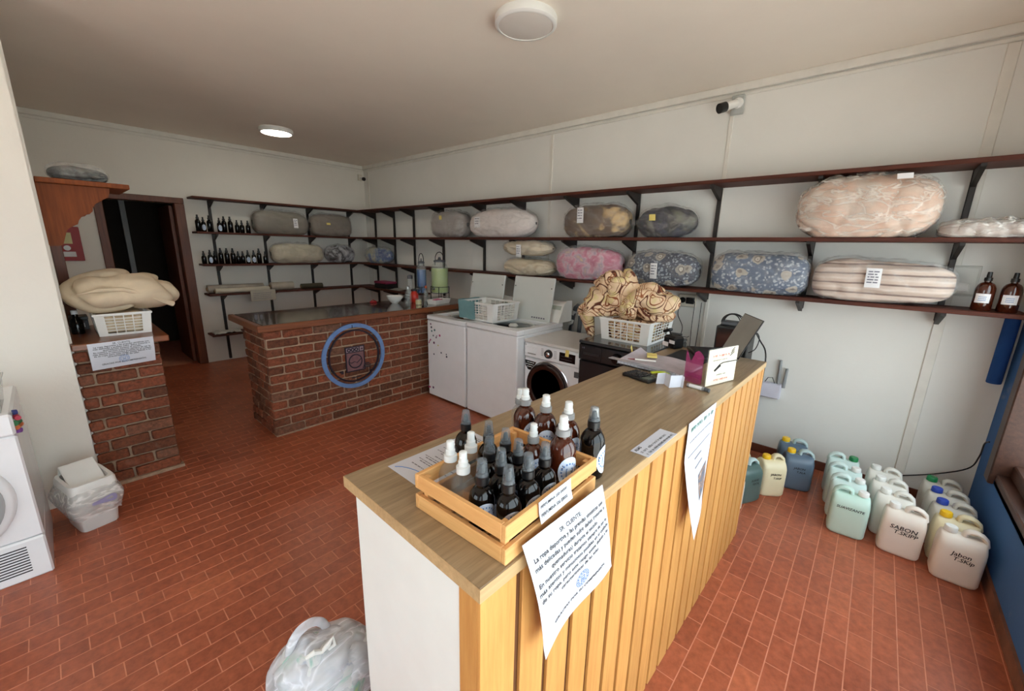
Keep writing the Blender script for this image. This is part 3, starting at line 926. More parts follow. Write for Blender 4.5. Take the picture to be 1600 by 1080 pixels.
spots = [((0.532, 0.470), 'small black spray bottle at the near corner of the crate'),
         ((0.598, 0.474), 'small black spray bottle second along the front side of the crate'),
         ((0.660, 0.478), 'small black spray bottle third along the front side, left of the big amber one'),
         ((0.515, 0.526), 'small black spray bottle by the left end, right of the clear bottles'),
         ((0.573, 0.528), 'small black spray bottle in the crate middle, second in the second row'),
         ((0.631, 0.530), 'small black spray bottle in the crate middle, third in the second row'),
         ((0.594, 0.584), 'small black spray bottle right of the clear bottle at the back'),
         ((0.652, 0.588), 'small black spray bottle in the third row, next to the small amber one'),
         ((0.652, 0.644), 'small black spray bottle in the far row of the crate')]
for i, ((x, y), lb) in enumerate(spots):
    if i == 0: proto.location = (x, y, CZ); proto['label'] = lb
    else: copy_tree(proto, (x, y, CZ), random.uniform(-0.3, 0.3), lb)
clr = bottle('spray_bottle', 'x', 'spray bottle', 0.027, 0.088, 'pump', M['clear'], None, M['pumpw'], group='bottles in the pine crate')
for i, ((x, y), lb) in enumerate([((0.530, 0.642), 'clear empty spray bottle with white pump at the left end corner of the crate'),
                                  ((0.590, 0.640), 'clear empty spray bottle with white pump farthest back of the three clear ones'),
                                  ((0.516, 0.584), 'clear empty spray bottle with white pump nearest the viewer')]):
    if i == 0: clr.location = (x, y, CZ); clr['label'] = lb
    else: copy_tree(clr, (x, y, CZ), i*2.0, lb)
b = bottle('spray_bottle', 'small amber spray bottle with white pump in the crate\'s right half', 'spray bottle', 0.027, 0.092, 'pump', M['amber'], FACE, group='bottles in the pine crate'); b.location = (0.722, 0.560, CZ)
big = bottle('spray_bottle', 'large amber spray bottle with white pump standing inside the crate', 'spray bottle', 0.033, 0.128, 'pump', M['amber'], FACE, group='bottles in the pine crate', nn=28); big.location = (0.742, 0.488, CZ)
for (x, y), lb in [((0.852, 0.695), 'large amber spray bottle with white pump, farthest of three behind the crate'),
                   ((0.853, 0.622), 'large amber spray bottle with white pump, middle of three behind the crate'),
                   ((0.856, 0.550), 'large amber spray bottle with white pump, nearest of three behind the crate')]:
    copy_tree(big, (x, y, CT), random.uniform(-0.4, 0.4), lb, 'bottles standing behind the crate')
b = bottle('spray_bottle', 'large black spray bottle with round blue label beside the crate\'s right end', 'spray bottle', 0.032, 0.128, 'smoky', M['darkbottle'], math.radians(-80), group='bottles standing behind the crate', nn=28); b.location = (0.858, 0.474, CT)
b = bottle('spray_bottle', 'white capped bottle half hidden behind the large black bottle', 'spray bottle', 0.026, 0.10, 'pump', M['amber'], None, group='bottles standing behind the crate'); b.location = (0.930, 0.512, CT)
b = bottle('spray_bottle', 'black spray bottle standing on the paper sheet behind the crate', 'spray bottle', 0.029, 0.108, 'smoky', M['darkbottle'], None, group='bottles standing behind the crate'); b.location = (0.648, 0.722, CT+0.001)
b = bottle('spray_bottle', 'white pump bottle hidden behind the farthest large amber bottle', 'spray bottle', 0.026, 0.098, 'pump', M['clear'], None, group='bottles standing behind the crate'); b.location = (0.905, 0.760, CT)

# crate
cr = thing('wooden_crate', 'small pine slatted crate holding spray bottles on the counter', 'crate', (0.472, 0.420, CT+0.0005), math.radians(1.6))
CW, CH_, CDp = 0.335, 0.083, 0.266
for z0, z1 in ((0.0, 0.034), (0.049, CH_)):
    MB().rbox(0, CW, 0, 0.011, z0, z1, 0.0015).obj('front_slat', M['crate'], cr, smooth=False)
    MB().rbox(0, CW, CDp-0.011, CDp, z0, z1, 0.0015).obj('back_slat', M['crate'], cr, smooth=False)
    MB().rbox(0, 0.011, 0.0112, CDp-0.0112, z0, z1, 0.0015).obj('end_slat', M['cratey'], cr, smooth=False)
    MB().rbox(CW-0.011, CW, 0.0112, CDp-0.0112, z0, z1, 0.0015).obj('end_slat', M['cratey'], cr, smooth=False)
for x in (0.0112, CW-0.0292):
    for y in (0.0112, CDp-0.0292):
        MB().rbox(x, x+0.013, y, y+0.013, 0.0, CH_-0.004, 0.001).obj('corner_post', M['crate'], cr, smooth=False)
for k in range(4):
    MB().rbox(0.012, CW-0.012, 0.026+k*0.052, 0.026+k*0.052+0.044, 0.002, 0.010, 0.001).obj('bottom_slat', M['crate'], cr, smooth=False)
# price label on the crate
pl_ = thing('price_label', 'white price label curling off the crate\'s upper front slat', 'label', (0.472, 0.420, CT), math.radians(1.6))
def lab(u, v): 
    x = 0.092+u*0.118; z = 0.088-v*0.05
    return (x+0.006*v, -0.003-0.010*max(0, v-0.55)-0.004*max(0, 0.2-u), z)
MB().sheet(lab, 10, 8, 0.0005).obj('sheet', M['paper'], pl_)
tx = MB()
def tmap(sheet, W, H, lift):
    """text coordinates in metres (origin top left, y downward negative) laid on a sheet, lifted along its normal"""
    def fn(x, y):
        u, v = x/W, -y/H; e_ = 2e-3
        a = Vector(sheet(u+e_, v))-Vector(sheet(u-e_, v)); b_ = Vector(sheet(u, v+e_))-Vector(sheet(u, v-e_))
        n_ = a.cross(b_).normalized()
        if n_.y > 0: n_ = -n_
        return tuple(Vector(sheet(u, v))+n_*lift)
    return fn
fnm = tmap(lab, 0.118, 0.05, 0.0014)
put_text(tx, 'PERFUMINA 250 $4500', 0.0105, fnm, 0.005, -0.018, bold=0.0001, sx=0.92); put_text(tx, 'PERFUMINA 500 $8000', 0.0105, fnm, 0.005, -0.038, bold=0.0001, sx=0.92)
tx.obj('print', M['ink'], pl_, smooth=False)

# notice hanging from the crate
SIGN = ['SR. CLIENTE:', 'La ropa deportiva y las prendas sintéticas son', 'más delicadas y pueden sufrir daños (roturas o', 'quemaduras) durante el secado.', 'En nuestro servicio tratamos siempre de ser lo', 'más atentos y minuciosos posibles en el cuidado', 'de su ropa, pero este riesgo existe debido a las', 'características de las telas.']
def notice(t, sheet, W, H, off, ts=1.0, logo=True):
    MB().sheet(sheet, 34, 30, 0.0006).obj('sheet', M['paper'], t)
    fn = tmap(sheet, W, H, off)
    tx = MB(); k = W/0.287
    put_text(tx, SIGN[0], 0.0142*k, fn, W/2, -0.030*k*ts, 'CENTER', 0.0001)
    for i, s_ in enumerate(SIGN[1:]):
        put_text(tx, s_, 0.0150*k*(1 if ts > 0.9 else 0.8), fn, W/2, (-0.049-0.0185*i)*k*ts, 'CENTER', 0.0002*k, sx=(0.93 if ts > 0.9 else 1.1))
    put_text(tx, 'GRACIAS POR SU COMPRENSIÓN.', 0.0132*k, fn, W/2, -0.238*k*ts, 'CENTER', 0.0003)
    tx.obj('print', M['ink'], t, smooth=False)
    lg = MB(); c = (W/2, -0.197*k*ts); R_ = 0.024*k
    for ro, ri in ((1.0, 0.93), (0.66, 0.6)):
        for i in range(28):
            a, b_ = 2*PI*i/28, 2*PI*(i+1)/28
            lg.add([fn(c[0]+R_*q*math.cos(w), c[1]+R_*q*math.sin(w)) for q, w in ((ri, a), (ro, a), (ro, b_), (ri, b_))], [(0, 1, 2, 3)])
    for i in range(14):
        a = 2*PI*i/14
        put_bar(lg, fn, c[0]+R_*0.79*math.cos(a)-R_*0.07, c[0]+R_*0.79*math.cos(a)+R_*0.07, c[1]+R_*0.79*math.sin(a)-R_*0.08, c[1]+R_*0.79*math.sin(a)+R_*0.08)
    for (a, b_, c_, d_) in ((-0.3, 0.3, 0.28, 0.36), (-0.3, -0.22, -0.38, 0.3), (0.22, 0.3, -0.38, 0.3), (-0.3, 0.3, -0.4, -0.32), (-0.12, 0.12, -0.18, 0.05)):
        put_bar(lg, fn, c[0]+R_*a, c[0]+R_*b_, c[1]+R_*c_, c[1]+R_*d_)
    lg.obj('logo', M['blueink'], t, smooth=False)
ns = thing('notice', 'large white notice to customers hanging from the crate over the slats', 'notice', (0, 0, 0))
P_TL, P_TR, P_BL, P_BR = Vector((0.500, 0.405, 1.117)), Vector((0.789, 0.402, 1.112)), Vector((0.548, 0.372, 0.836)), Vector((0.862, 0.394, 0.842))
def sg(u, v):
    p = P_TL.lerp(P_TR, u).lerp(P_BL.lerp(P_BR, u), v)
    b_ = -0.016*math.sin(PI*min(1, v*1.1))*(0.5+0.5*math.cos(PI*(u-0.35)))+0.006*math.sin(2*PI*u)*v
    p += Vector((0, b_, 0.022*(4*(u-0.5)**2-1)*-1*v*0.9))
    return tuple(p)
notice(ns, sg, 0.287, 0.282, 0.0016)

# flat sheet under the crate, card at the edge
sh = thing('printed_sheet', 'printed white sheet lying flat behind the crate\'s left end', 'paper', (0.516, 0.883, CT+0.0004), math.radians(-1))
fsh = lambda u, v: (u*0.297, -v*0.21+0.0*u, 0.0006)
MB().rbox(0, 0.297, -0.21+0.008, 0, 0.0, 0.0006, 0.0001).obj('sheet', M['paper'], sh, smooth=False)
tx = MB(); rs = random.Random(3); fz = lambda x, y: (x, y, 0.0009)
fr = lambda x, y: (0.297-0.012+y, x-0.198, 0.0009)
for k in range(11):
    word_bars(tx, lambda x, y: (0.055+k*0.021+y, -x, 0.0009), 0.02+rs.uniform(0, 0.03), 0.10+rs.uniform(0, 0.07), 0, 0.0035, rs)
    if k % 3: word_bars(tx, lambda x, y: (0.063+k*0.021+y, -x, 0.0009), 0.02, 0.09+rs.uniform(0, 0.05), 0, 0.0028, rs)
tx.obj('print', M['greyink'], sh, smooth=False)
tx = MB()
tx.tube([(0.012+0.03*math.sin(PI*i/12)**0.7, -0.015-0.16*i/12, 0.0009) for i in range(13)], 0.0012, 5)
tx.obj('print_border', M['blueink'], sh)
cd = thing('alias_card', 'small white card with bold black print at the counter\'s front edge', 'card', (1.047, 0.398, CT+0.0004), math.radians(-0.8))
MB().rbox(0, 0.212, 0, 0.056, 0, 0.0012, 0.0003).obj('sheet', M['paper'], cd, smooth=False)
tx = MB(); fz = lambda x, y: (x, y, 0.0016)
put_text(tx, 'ALIAS', 0.014, fz, 0.008, 0.040, bold=0.0004)
rs = random.Random(5)
glyph_bars(tx, fz, 0.012, 0.185, 0.022, 0.0095, rs); glyph_bars(tx, fz, 0.015, 0.195, 0.006, 0.0095, rs)
tx.obj('print', M['ink'], cd, smooth=False)

# poster hanging on the slats
po = thing('poster', 'white poster with curled corner taped to the counter slats', 'poster', (1.352, 0.394, 0), math.radians(-1.2))
def pos(u, v):
    curl = max(0, v-0.3)/0.7
    L_ = 0.375+0.085*(1-u)**1.5
    x = u*(0.285-0.035*curl)+0.028*curl*(1-u)+0.03*curl*curl*(1-u)
    y = -0.004-0.045*curl*(1-u)**2-0.018*math.sin(PI*u)*curl-0.006*curl
    return (x, y, 1.088-v*L_)
MB().sheet(pos, 18, 20, 0.0006).obj('sheet', M['paper'], po)
fn = tmap(pos, 0.285, 0.45, 0.0016)
tx = MB(); rs = random.Random(8); glyph_bars(tx, fn, 0.03, 0.26, -0.042, 0.022, rs); tx.obj('print', M['greenink'], po, smooth=False)
tx = MB(); word_bars(tx, fn, 0.03, 0.25, -0.085, 0.004, rs); put_bar(tx, fn, 0.03, 0.25, -0.142, -0.138); put_bar(tx, fn, 0.09, 0.16, -0.178, -0.172); put_bar(tx, fn, 0.09, 0.17, -0.217, -0.210)
tx.obj('print', M['greyink'], po, smooth=False)
tx = MB()
for i in range(6):
    for j in range(8):
        put_bar(tx, fn, 0.12+i*0.02, 0.14+i*0.02, -0.275-j*0.014, -0.261-j*0.014)
tx.obj('picture', mat_blotch('poster_picture', [(70, 74, 86), (96, 104, 120), (150, 120, 100), (190, 190, 196)], 18), po, smooth=False)

# things on the right half of the counter
nb = thing('notebook', 'spiral notebook with open printed pages on the counter', 'notebook', (1.99, 0.755, CT+0.0005), math.radians(-4))
MB().rbox(-0.125, 0.125, -0.17, 0.17, 0, 0.004, 0.001).obj('cover', M['blackpl'], nb, smooth=False)
MB().rbox(-0.122, 0.122, -0.168, 0.168, 0.004, 0.018, 0.002).obj('pages', M['paper'], nb, smooth=False)
MB().sheet(lambda u, v: (-0.12+0.24*u, -0.165+0.335*v, 0.019+0.010*math.sin(PI*v)**2*u+0.03*max(0, v-0.85)/0.15*u), 12, 12).obj('top_sheet', plain('lilac_grey_sheet', (176, 168, 174), 0.8, var=0.14, scale=18), nb)
rg = MB()
for k in range(18): rg.tube([(-0.124+0.004*math.cos(a), -0.16+k*0.019, 0.011+0.011*math.sin(a)) for a in [2*PI*i/8 for i in range(8)]], 0.0009, 5, True)
rg.obj('spiral', M['steel'], nb)
rl = thing('ruler', 'clear plastic ruler lying across the notebook\'s left side', 'ruler', (1.868, 0.79, CT+0.0215), math.radians(-8))
MB().rbox(-0.018, 0.018, -0.16, 0.19, 0, 0.003, 0.0008).obj('strip', mat_glass('clear_ruler', (176, 178, 186), 0.6, 0.1), rl, smooth=False)
st = MB()
for k in range(40): st.box(-0.018, -0.012, -0.155+k*0.008, -0.1545+k*0.008, 0.003, 0.0033)
st.obj('marks', M['ink'], rl, smooth=False)
sn = thing('sticky_pad', 'yellow sticky note pad on top of the notebook', 'sticky notes', (2.035, 0.815, CT+0.0325), math.radians(25))
MB().rbox(-0.035, 0.035, -0.025, 0.025, 0, 0.010, 0.001).obj('pad', M['yel'], sn, smooth=False)
sn = thing('sticky_note', 'pale yellow sticky note sticking up at the notebook\'s far corner', 'sticky notes', (2.05, 0.93, CT+0.012), math.radians(20))
MB().sheet(lambda u, v: (0.05*u, 0.012*v, 0.045*v+0.006*u), 5, 5).obj('sheet', M['yel'], sn)
sn = thing('sticky_note', 'lime green sticky note between notebook and calculator', 'sticky notes', (1.80, 0.67, CT+0.022), math.radians(-50))
MB().sheet(lambda u, v: (0.085*u-0.04, 0.03*v, 0.004*math.sin(3*u)), 6, 4).obj('sheet', M['lime'], sn)
pn = thing('pen', 'white and red pen on the notebook', 'pen', (1.925, 0.78, CT+0.034), math.radians(-66))
MB().cyl((-0.07, 0, 0.004), (0.03, 0, 0.004), 0.004).obj('barrel', M['plasticw'], pn)
MB().cyl((-0.07, 0, 0.004), (-0.105, 0, 0.004), 0.004, 0.0015).obj('grip', plain('dark_red_grip', (120, 40, 44), 0.5), pn)
ca = thing('calculator', 'black desk calculator in front of the notebook', 'calculator', (1.742, 0.735, CT+0.0005), math.radians(-104))
MB().rbox(-0.075, 0.075, -0.05, 0.05, 0, 0.014, 0.004).obj('case', M['blackpl'], ca)
MB().box(0.03, 0.068, -0.042, 0.042, 0.014, 0.0165).obj('display', plain('lcd_grey', (84, 92, 84), 0.2), ca, smooth=False)
for i in range(5):
    for j in range(5):
        MB().rbox(-0.068+i*0.019, -0.054+i*0.019, -0.043+j*0.018, -0.029+j*0.018, 0.014, 0.0185, 0.002).obj('key', plain('calculator_key', (40, 40, 42), 0.5), ca, smooth=False)
tp = thing('folded_paper', 'white folded paper slip standing in a zigzag by the calculator', 'paper', (1.715, 0.598, CT+0.0005), math.radians(-80))
zg = [(-0.055, 0.0), (-0.025, 0.02), (0.005, -0.022), (0.045, 0.018), (0.055, 0.01)]
def zf(u, v):
    t_ = u*(len(zg)-1); i = min(int(t_), len(zg)-2); w = t_-i
    return (zg[i][0]*(1-w)+zg[i+1][0]*w, zg[i][1]*(1-w)+zg[i+1][1]*w+0.02*v, 0.05*v*(1-0.25*abs(u-0.5)))
MB().sheet(zf, 17, 5).obj('sheet', M['paper'], tp, angle=15)
asn = thing('sign_card', 'cream sign card with red lettering standing in an acrylic holder', 'sign', (1.812, 0.478, CT+0.0005), math.atan2(-0.062, 0.205))
MB().rbox(0, 0.214, 0, 0.003, 0.003, 0.165, 0.0005).obj('card', M['creampaper'], asn, smooth=False)
MB().rbox(-0.003, 0.217, 0.0035, 0.006, 0.0, 0.168, 0.0005).obj('acrylic_back', mat_glass('clear_acrylic', (210, 214, 218), 0.10, 0.04), asn, smooth=False)
MB().rbox(-0.003, 0.217, 0.0065, 0.03, 0.0, 0.003, 0.0005).obj('acrylic_foot', MATS['clear_acrylic'], asn, smooth=False)
fz = lambda x, y: (x, -0.0006, y)
tx = MB(); rs = random.Random(12); glyph_bars(tx, fz, 0.03, 0.145, 0.128, 0.014, rs); glyph_bars(tx, fz, 0.055, 0.155, 0.018, 0.013, rs); tx.obj('print', M['redink'], asn, smooth=False)
tx = MB(); glyph_bars(tx, fz, 0.03, 0.14, 0.112, 0.006, rs); glyph_bars(tx, fz, 0.07, 0.14, 0.044, 0.006, rs)
for k in range(3): tx.tube([(0.155+k*0.004, -0.0006, 0.125+k*0.01), (0.185, -0.0006, 0.14+k*0.01)], 0.0016, 5)
tx.tube([(0.05, -0.0006, 0.07), (0.085, -0.0006, 0.093), (0.11, -0.0006, 0.099), (0.212, -0.0006, 0.097)], 0.0022, 5); tx.tube([(0.05, -0.0006, 0.068), (0.09, -0.0006, 0.088)], 0.004, 5)
tx.obj('print', M['ink'], asn)
pk = thing('plastic_pouch', 'translucent magenta pouch leaning behind the sign card', 'pouch', (1.836, 0.503, CT+0.0005), math.radians(8))
MB().sheet(lambda u, v: (0.0+0.03*u, 0.0+0.085*u+0.008*math.sin(5*u), 0.15*v*(0.82+0.18*math.sin(7*u))+0.0005), 10, 8, 0.002).obj('sheet', M['pinkfilm'], pk)
MB().sheet(lambda u, v: (0.004+0.04*u, 0.075*u, 0.02+0.02*v), 6, 3, 0.002).obj('seal', M['pinkfilm'], pk)
mk = thing('marker_pen', 'grey marker with white label lying before the sign card', 'marker', (1.765, 0.495, CT+0.0085), math.radians(-98))
MB().cyl((-0.045, 0, 0), (0.03, 0, 0), 0.008).obj('barrel', M['greyplastic'], mk)
MB().cyl((0.03, 0, 0), (0.05, 0, 0), 0.0085).obj('cap', M['hosegrey'], mk)
MB().cyl((-0.035, 0, 0), (0.02, 0, 0), 0.0084).obj('label', M['labelw'], mk)
# black mat, laptop
mt = thing('desk_mat', 'thin black mat on the counter under the laptop', 'mat', (2.27, 0.70, CT+0.0004), math.radians(-2))
MB().rbox(-0.17, 0.17, -0.10, 0.11, 0, 0.003, 0.001).obj('mat', M['blackpl'], mt, smooth=False)
MB().rbox(-0.16, 0.16, -0.092, 0.102, 0.003, 0.0034, 0.0001).obj('border', plain('mat_border', (34, 34, 36), 0.7), mt, smooth=False)
la = thing('laptop', 'open laptop with grey screen at the counter\'s right end', 'laptop', (2.37, 0.485, CT+0.004), math.radians(31))
MB().rbox(0, 0.27, 0.0, 0.20, 0, 0.014, 0.003).obj('base', M['blackpl'], la)
MB().box(0.02, 0.25, 0.09, 0.185, 0.014, 0.0155).obj('keyboard', plain('keyboard_black', (14, 14, 15), 0.5), la, smooth=False)
up = Matrix.Translation((0, 0, 0.014)) @ Matrix.Rotation(math.radians(24), 4, 'X')
ld = MB().rbox(0, 0.27, -0.006, 0.0, 0, 0.235, 0.002, up).obj('lid', M['blackpl'], la)
MB().box(0.004, 0.266, 0.0002, 0.0008, 0.008, 0.231, up).obj('screen', plain('screen_reflection_grey', (158, 158, 152), 0.55), ld, smooth=False)  # reflected light on the screen is put into its grey colour

# ------------------------------------------------------------------ washing machines
def top_loader(y0, y1, ztop, label, stickers):
    yc = (y0+y1)/2; w = (y1-y0)/2-0.006
    t = thing('top_loading_washer', label, 'washing machine', (2.66, yc, 0), 0, 'top loading washers')
    MB().rbox(0, 0.70, -w, w, 0.02, ztop-0.05, 0.01).obj('cabinet', M['enamel'], t)
    for fx in (0.06, 0.62):
        for fy in (-w+0.05, w-0.05): MB().cyl((fx, fy, 0), (fx, fy, 0.03), 0.02).obj('foot', M['blackpl'], t)
    d = MB(); z0, z1 = ztop-0.047, ztop
    d.rbox(-0.004, 0.10, -w, w, z0, z1, 0.008); d.rbox(0.54, 0.70, -w, w, z0, z1, 0.008); d.rbox(0.09, 0.55, -w, -0.255, z0, z1, 0.006); d.rbox(0.09, 0.55, 0.255, w, z0, z1, 0.006)
    d.obj('top_deck', M['enamel'], t)
    MB().box(0.10, 0.54, -0.255, 0.255, ztop-0.05, ztop-0.035).obj('well_floor', M['greyplastic'], t, smooth=False)
    MB().tube([(0.32+0.19*math.cos(a), 0.21*math.sin(a), ztop-0.028) for a in [2*PI*i/32 for i in range(32)]], 0.012, 8, True).obj('tub_ring', M['lidpl'], t)
    MB().lathe([(0.17, -0.002), (0.17, 0.0), (0.001, 0.0)], 28, (0.32, 0, ztop-0.034)).obj('tub', M['screen'], t)
    MB().lathe([(0.05, 0), (0.035, 0.02), (0.001, 0.024)], 16, (0.32, 0, ztop-0.034)).obj('agitator', M['lidpl'], t)
    rot = Matrix.Translation((0.555, 0, ztop-0.005)) @ Matrix.Rotation(math.radians(10), 4, 'Y')
    l_ = MB().rbox(0.0, 0.022, -0.26, 0.26, 0.0, 0.445, 0.006, rot).obj('lid', M['lidpl'], t)
    for s_ in (-1, 1): MB().cyl(rot @ Vector((-0.004, s_*0.235, 0.34)), rot @ Vector((0.0, s_*0.235, 0.34)), 0.006).obj('rubber_bumper', M['blackpl'], l_)
    c = MB().prism([(0.62, ztop), (0.83, ztop), (0.83, ztop+0.19), (0.76, ztop+0.195), (0.71, ztop+0.17), (0.63, ztop+0.03)], -w+0.015, w-0.015, 'xz').obj('console', M['plasticw'], t, angle=20)
    MB().prism([(0.640, ztop+0.035), (0.704, ztop+0.155), (0.702, ztop+0.158), (0.637, ztop+0.038)], -w+0.03, w-0.03, 'xz').obj('control_strip', plain('pale_green_strip', (176, 186, 174), 0.3), c, smooth=False)
    for s_ in (-1, 1): MB().prism([(0.615, ztop-0.001), (0.84, ztop-0.001), (0.84, ztop+0.205), (0.75, ztop+0.208), (0.70, ztop+0.178)], (w-0.016 if s_ > 0 else -w), (w if s_ > 0 else -w+0.016), 'xz').obj('end_cap', M['plasticw'], c, angle=20)
    for (yy, zz, r_, mat) in stickers:
        MB().cyl((-0.0005, yy-yc, zz), (-0.0018, yy-yc, zz), r_, n=10).obj('sticker', mat, t, smooth=False)
    if not stickers:
        tx = MB(); fn = lambda x, y: tuple(rot @ Vector((-0.0008, -0.235+x*-1+0.0, y)))
        rs = random.Random(2)
        for k in range(6): put_bar(tx, lambda x, y: tuple(rot @ Vector((-0.0008, -x, y))), 0.03+k*0.03, 0.05+k*0.03, 0.03, 0.045)
        tx.obj('print', M['greyink'], l_, smooth=False)
    return t
sp_d = plain('sticker_dark', (50, 60, 74), 0.6); sp_m = plain('sticker_magenta', (170, 50, 110), 0.6); sp_t = plain('sticker_teal', (60, 110, 110), 0.6); sp_v = plain('sticker_violet', (92, 52, 92), 0.6); sp_y = plain('sticker_ochre', (200, 190, 120), 0.6)
top_loader(2.965, 3.592, 0.925, 'white top loader dotted with small coloured stickers against the brick counter',
    [(3.52, .832, .011, sp_v), (3.51, .797, .013, sp_d), (3.505, .757, .012, sp_t), (3.455, .774, .013, sp_t), (3.48, .71, .010, sp_d), (3.43, .697, .010, sp_v), (3.42, .715, .007, sp_v), (3.37, .727, .013, sp_m), (3.53, .656, .011, sp_m), (3.555, .622, .010, sp_m), (3.545, .64, .008, sp_m), (3.47, .632, .014, sp_v), (3.40, .615, .009, sp_y), (3.475, .504, .010, sp_d), (3.35, .542, .010, sp_d), (3.26, .515, .012, sp_d), (3.265, .54, .008, sp_d), (3.58, .104, .010, sp_m), (3.56, .108, .012, sp_m), (3.50, .115, .014, sp_v), (3.60, .844, .007, sp_y)])
top_loader(2.275, 2.955, 0.935, 'plain white top loader with raised lid and end console, right of the stickered one', [])

lg = thing('front_loading_washer', 'white front loader with dark round door between top loader and black machine', 'washing machine', (2.74, 1.975, 0))
def YZ(y): return y-1.975
MB().rbox(0.012, 0.60, -0.293, 0.293, 0.015, 0.70, 0.01).obj('cabinet', M['enamel'], lg)
for fx in (0.07, 0.54):
    for fy in (-0.24, 0.24): MB().cyl((fx, fy, 0), (fx, fy, 0.03), 0.02).obj('foot', M['blackpl'], lg)
MB().rbox(0.0, 0.60, -0.293, 0.293, 0.705, 0.835, 0.01).obj('control_panel', M['enamel'], lg)
MB().rbox(-0.003, 0.60, -0.295, 0.295, 0.838, 0.865, 0.006).obj('top_panel', plain('washer_top', (214, 212, 208), 0.25, var=0.02), lg)
dw = MB().rbox(-0.006, 0.004, YZ(2.125), YZ(2.255), 0.735, 0.80, 0.003).obj('detergent_drawer', M['enamel'], lg)
MB().rbox(-0.009, -0.005, YZ(2.13), YZ(2.22), 0.738, 0.748, 0.001).obj('drawer_grip', M['greyplastic'], dw)
kn = MB().lathe([(0.040, 0), (0.040, 0.006), (0.034, 0.024), (0.001, 0.026)], 24, mx=Matrix.Translation((0.001, YZ(1.992), 0.772)) @ Matrix.Rotation(-PI/2, 4, 'Y')).obj('knob', M['blackpl'], lg)
MB().lathe([(0.022, 0), (0.014, 0.004), (0.001, 0.005)], 20, mx=Matrix.Translation((-0.024, YZ(1.992), 0.772)) @ Matrix.Rotation(-PI/2, 4, 'Y')).obj('knob_face', M['chrome'], kn)
dp = MB().rbox(-0.003, 0.002, YZ(1.725), YZ(1.882), 0.735, 0.812, 0.001).obj('display', M['screen'], lg, smooth=False)
tx = MB(); rs = random.Random(4)
for k in range(2): word_bars(tx, lambda x, y: (-0.0036, YZ(1.875)-x, y), 0.01, 0.12, 0.755+k*0.026, 0.002, rs)
tx.obj('print', M['greyink'], dp, smooth=False)
tx = MB()
for k in range(6):
    put_bar(tx, lambda x, y: (-0.0006, -x, y), -YZ(2.075), -YZ(2.05), 0.745+k*0.012, 0.748+k*0.012); put_bar(tx, lambda x, y: (-0.0006, -x, y), -YZ(1.94), -YZ(1.91), 0.745+k*0.012, 0.748+k*0.012)
put_text(tx, 'LG', 0.020, lambda x, y: (-0.0036, YZ(2.262)-x, 0.812+y), 0, 0, bold=0.0004)
tx.obj('print', plain('panel_print', (96, 98, 104), 0.6), lg, smooth=False)
def disc_x(mb, prof, yc, zc, n=40, x=0.0): mb.lathe(prof, n, mx=Matrix.Translation((x, yc, zc)) @ Matrix.Rotation(-PI/2, 4, 'Y')); return mb
do = disc_x(MB(), [(0.215, 0), (0.218, 0.02), (0.205, 0.045), (0.185, 0.05), (0.160, 0.042), (0.155, 0.03)], YZ(1.995), 0.475, x=0.012).obj('door_ring', plain('dark_chrome', (92, 82, 80), 0.12, 0.9), lg)
disc_x(MB(), [(0.160, 0.030), (0.15, 0.026), (0.10, 0.012), (0.001, 0.004)], YZ(1.995), 0.475, x=0.012).obj('door_glass', M['screen'], do)
disc_x(MB(), [(0.222, 0), (0.226, 0.006), (0.216, 0.012)], YZ(1.995), 0.475, x=0.012).obj('door_trim', M['chrome'], do)
b_ = MB().prism([(YZ(2.262), 0.672), (YZ(2.135), 0.668), (YZ(2.150), 0.635), (YZ(2.19), 0.585), (YZ(2.225), 0.585), (YZ(2.252), 0.62)], 0.0125, 0.0105, 'yz').obj('door_sticker', M['screen'], lg, smooth=False)
tx = MB(); rs = random.Random(6)
for k, (a, b2) in enumerate(((2.235, 2.15), (2.25, 2.165), (2.235, 2.18))): word_bars(tx, lambda x, y: (0.0098, -x, y), -YZ(a), -YZ(b2), 0.652-k*0.02, 0.006, rs)
tx.obj('print', M['labelw'], b_, smooth=False)
MB().box(0.0095, 0.0125, YZ(1.69), YZ(1.735), 0.62, 0.67).obj('side_sticker', M['hosegrey'], lg, smooth=False)
MB().sheet(lambda u, v: (-0.004-0.006*v, YZ(1.785)+0.035*u, 0.842-0.055*v), 4, 5).obj('sticky_note', M['yel'], lg)

bk = thing('black_dryer', 'black front loading machine carrying the basket with the patterned duvet', 'dryer', (2.70, 1.378, 0))
MB().rbox(0.012, 0.70, -0.297, 0.297, 0.015, 0.80, 0.01).obj('cabinet', M['black'], bk)
MB().rbox(0.0, 0.70, -0.297, 0.297, 0.803, 0.932, 0.008).obj('control_panel', M['black'], bk)
MB().rbox(-0.003, 0.70, -0.298, 0.298, 0.934, 0.96, 0.006).obj('top_panel', plain('black_top_panel', (48, 50, 52), 0.16, var=0.08, coat=0.2), bk)
for fx in (0.07, 0.62):
    for fy in (-0.24, 0.24): MB().cyl((fx, fy, 0), (fx, fy, 0.03), 0.02).obj('foot', M['blackpl'], bk)
dw = MB().rbox(-0.005, 0.004, 0.095, 0.265, 0.815, 0.92, 0.003).obj('detergent_drawer', M['black'], bk)
MB().rbox(-0.012, -0.004, 0.11, 0.245, 0.855, 0.868, 0.002).obj('drawer_grip', M['blackpl'], dw)
MB().lathe([(0.042, 0), (0.042, 0.008), (0.034, 0.03), (0.001, 0.032)], 24, mx=Matrix.Translation((0.0, -0.04, 0.866)) @ Matrix.Rotation(-PI/2, 4, 'Y')).obj('knob', M['screen'], bk)
do = disc_x(MB(), [(0.215, 0), (0.218, 0.02), (0.2, 0.045), (0.16, 0.04)], 0.0, 0.5, x=0.012).obj('door_ring', M['blackpl'], bk)
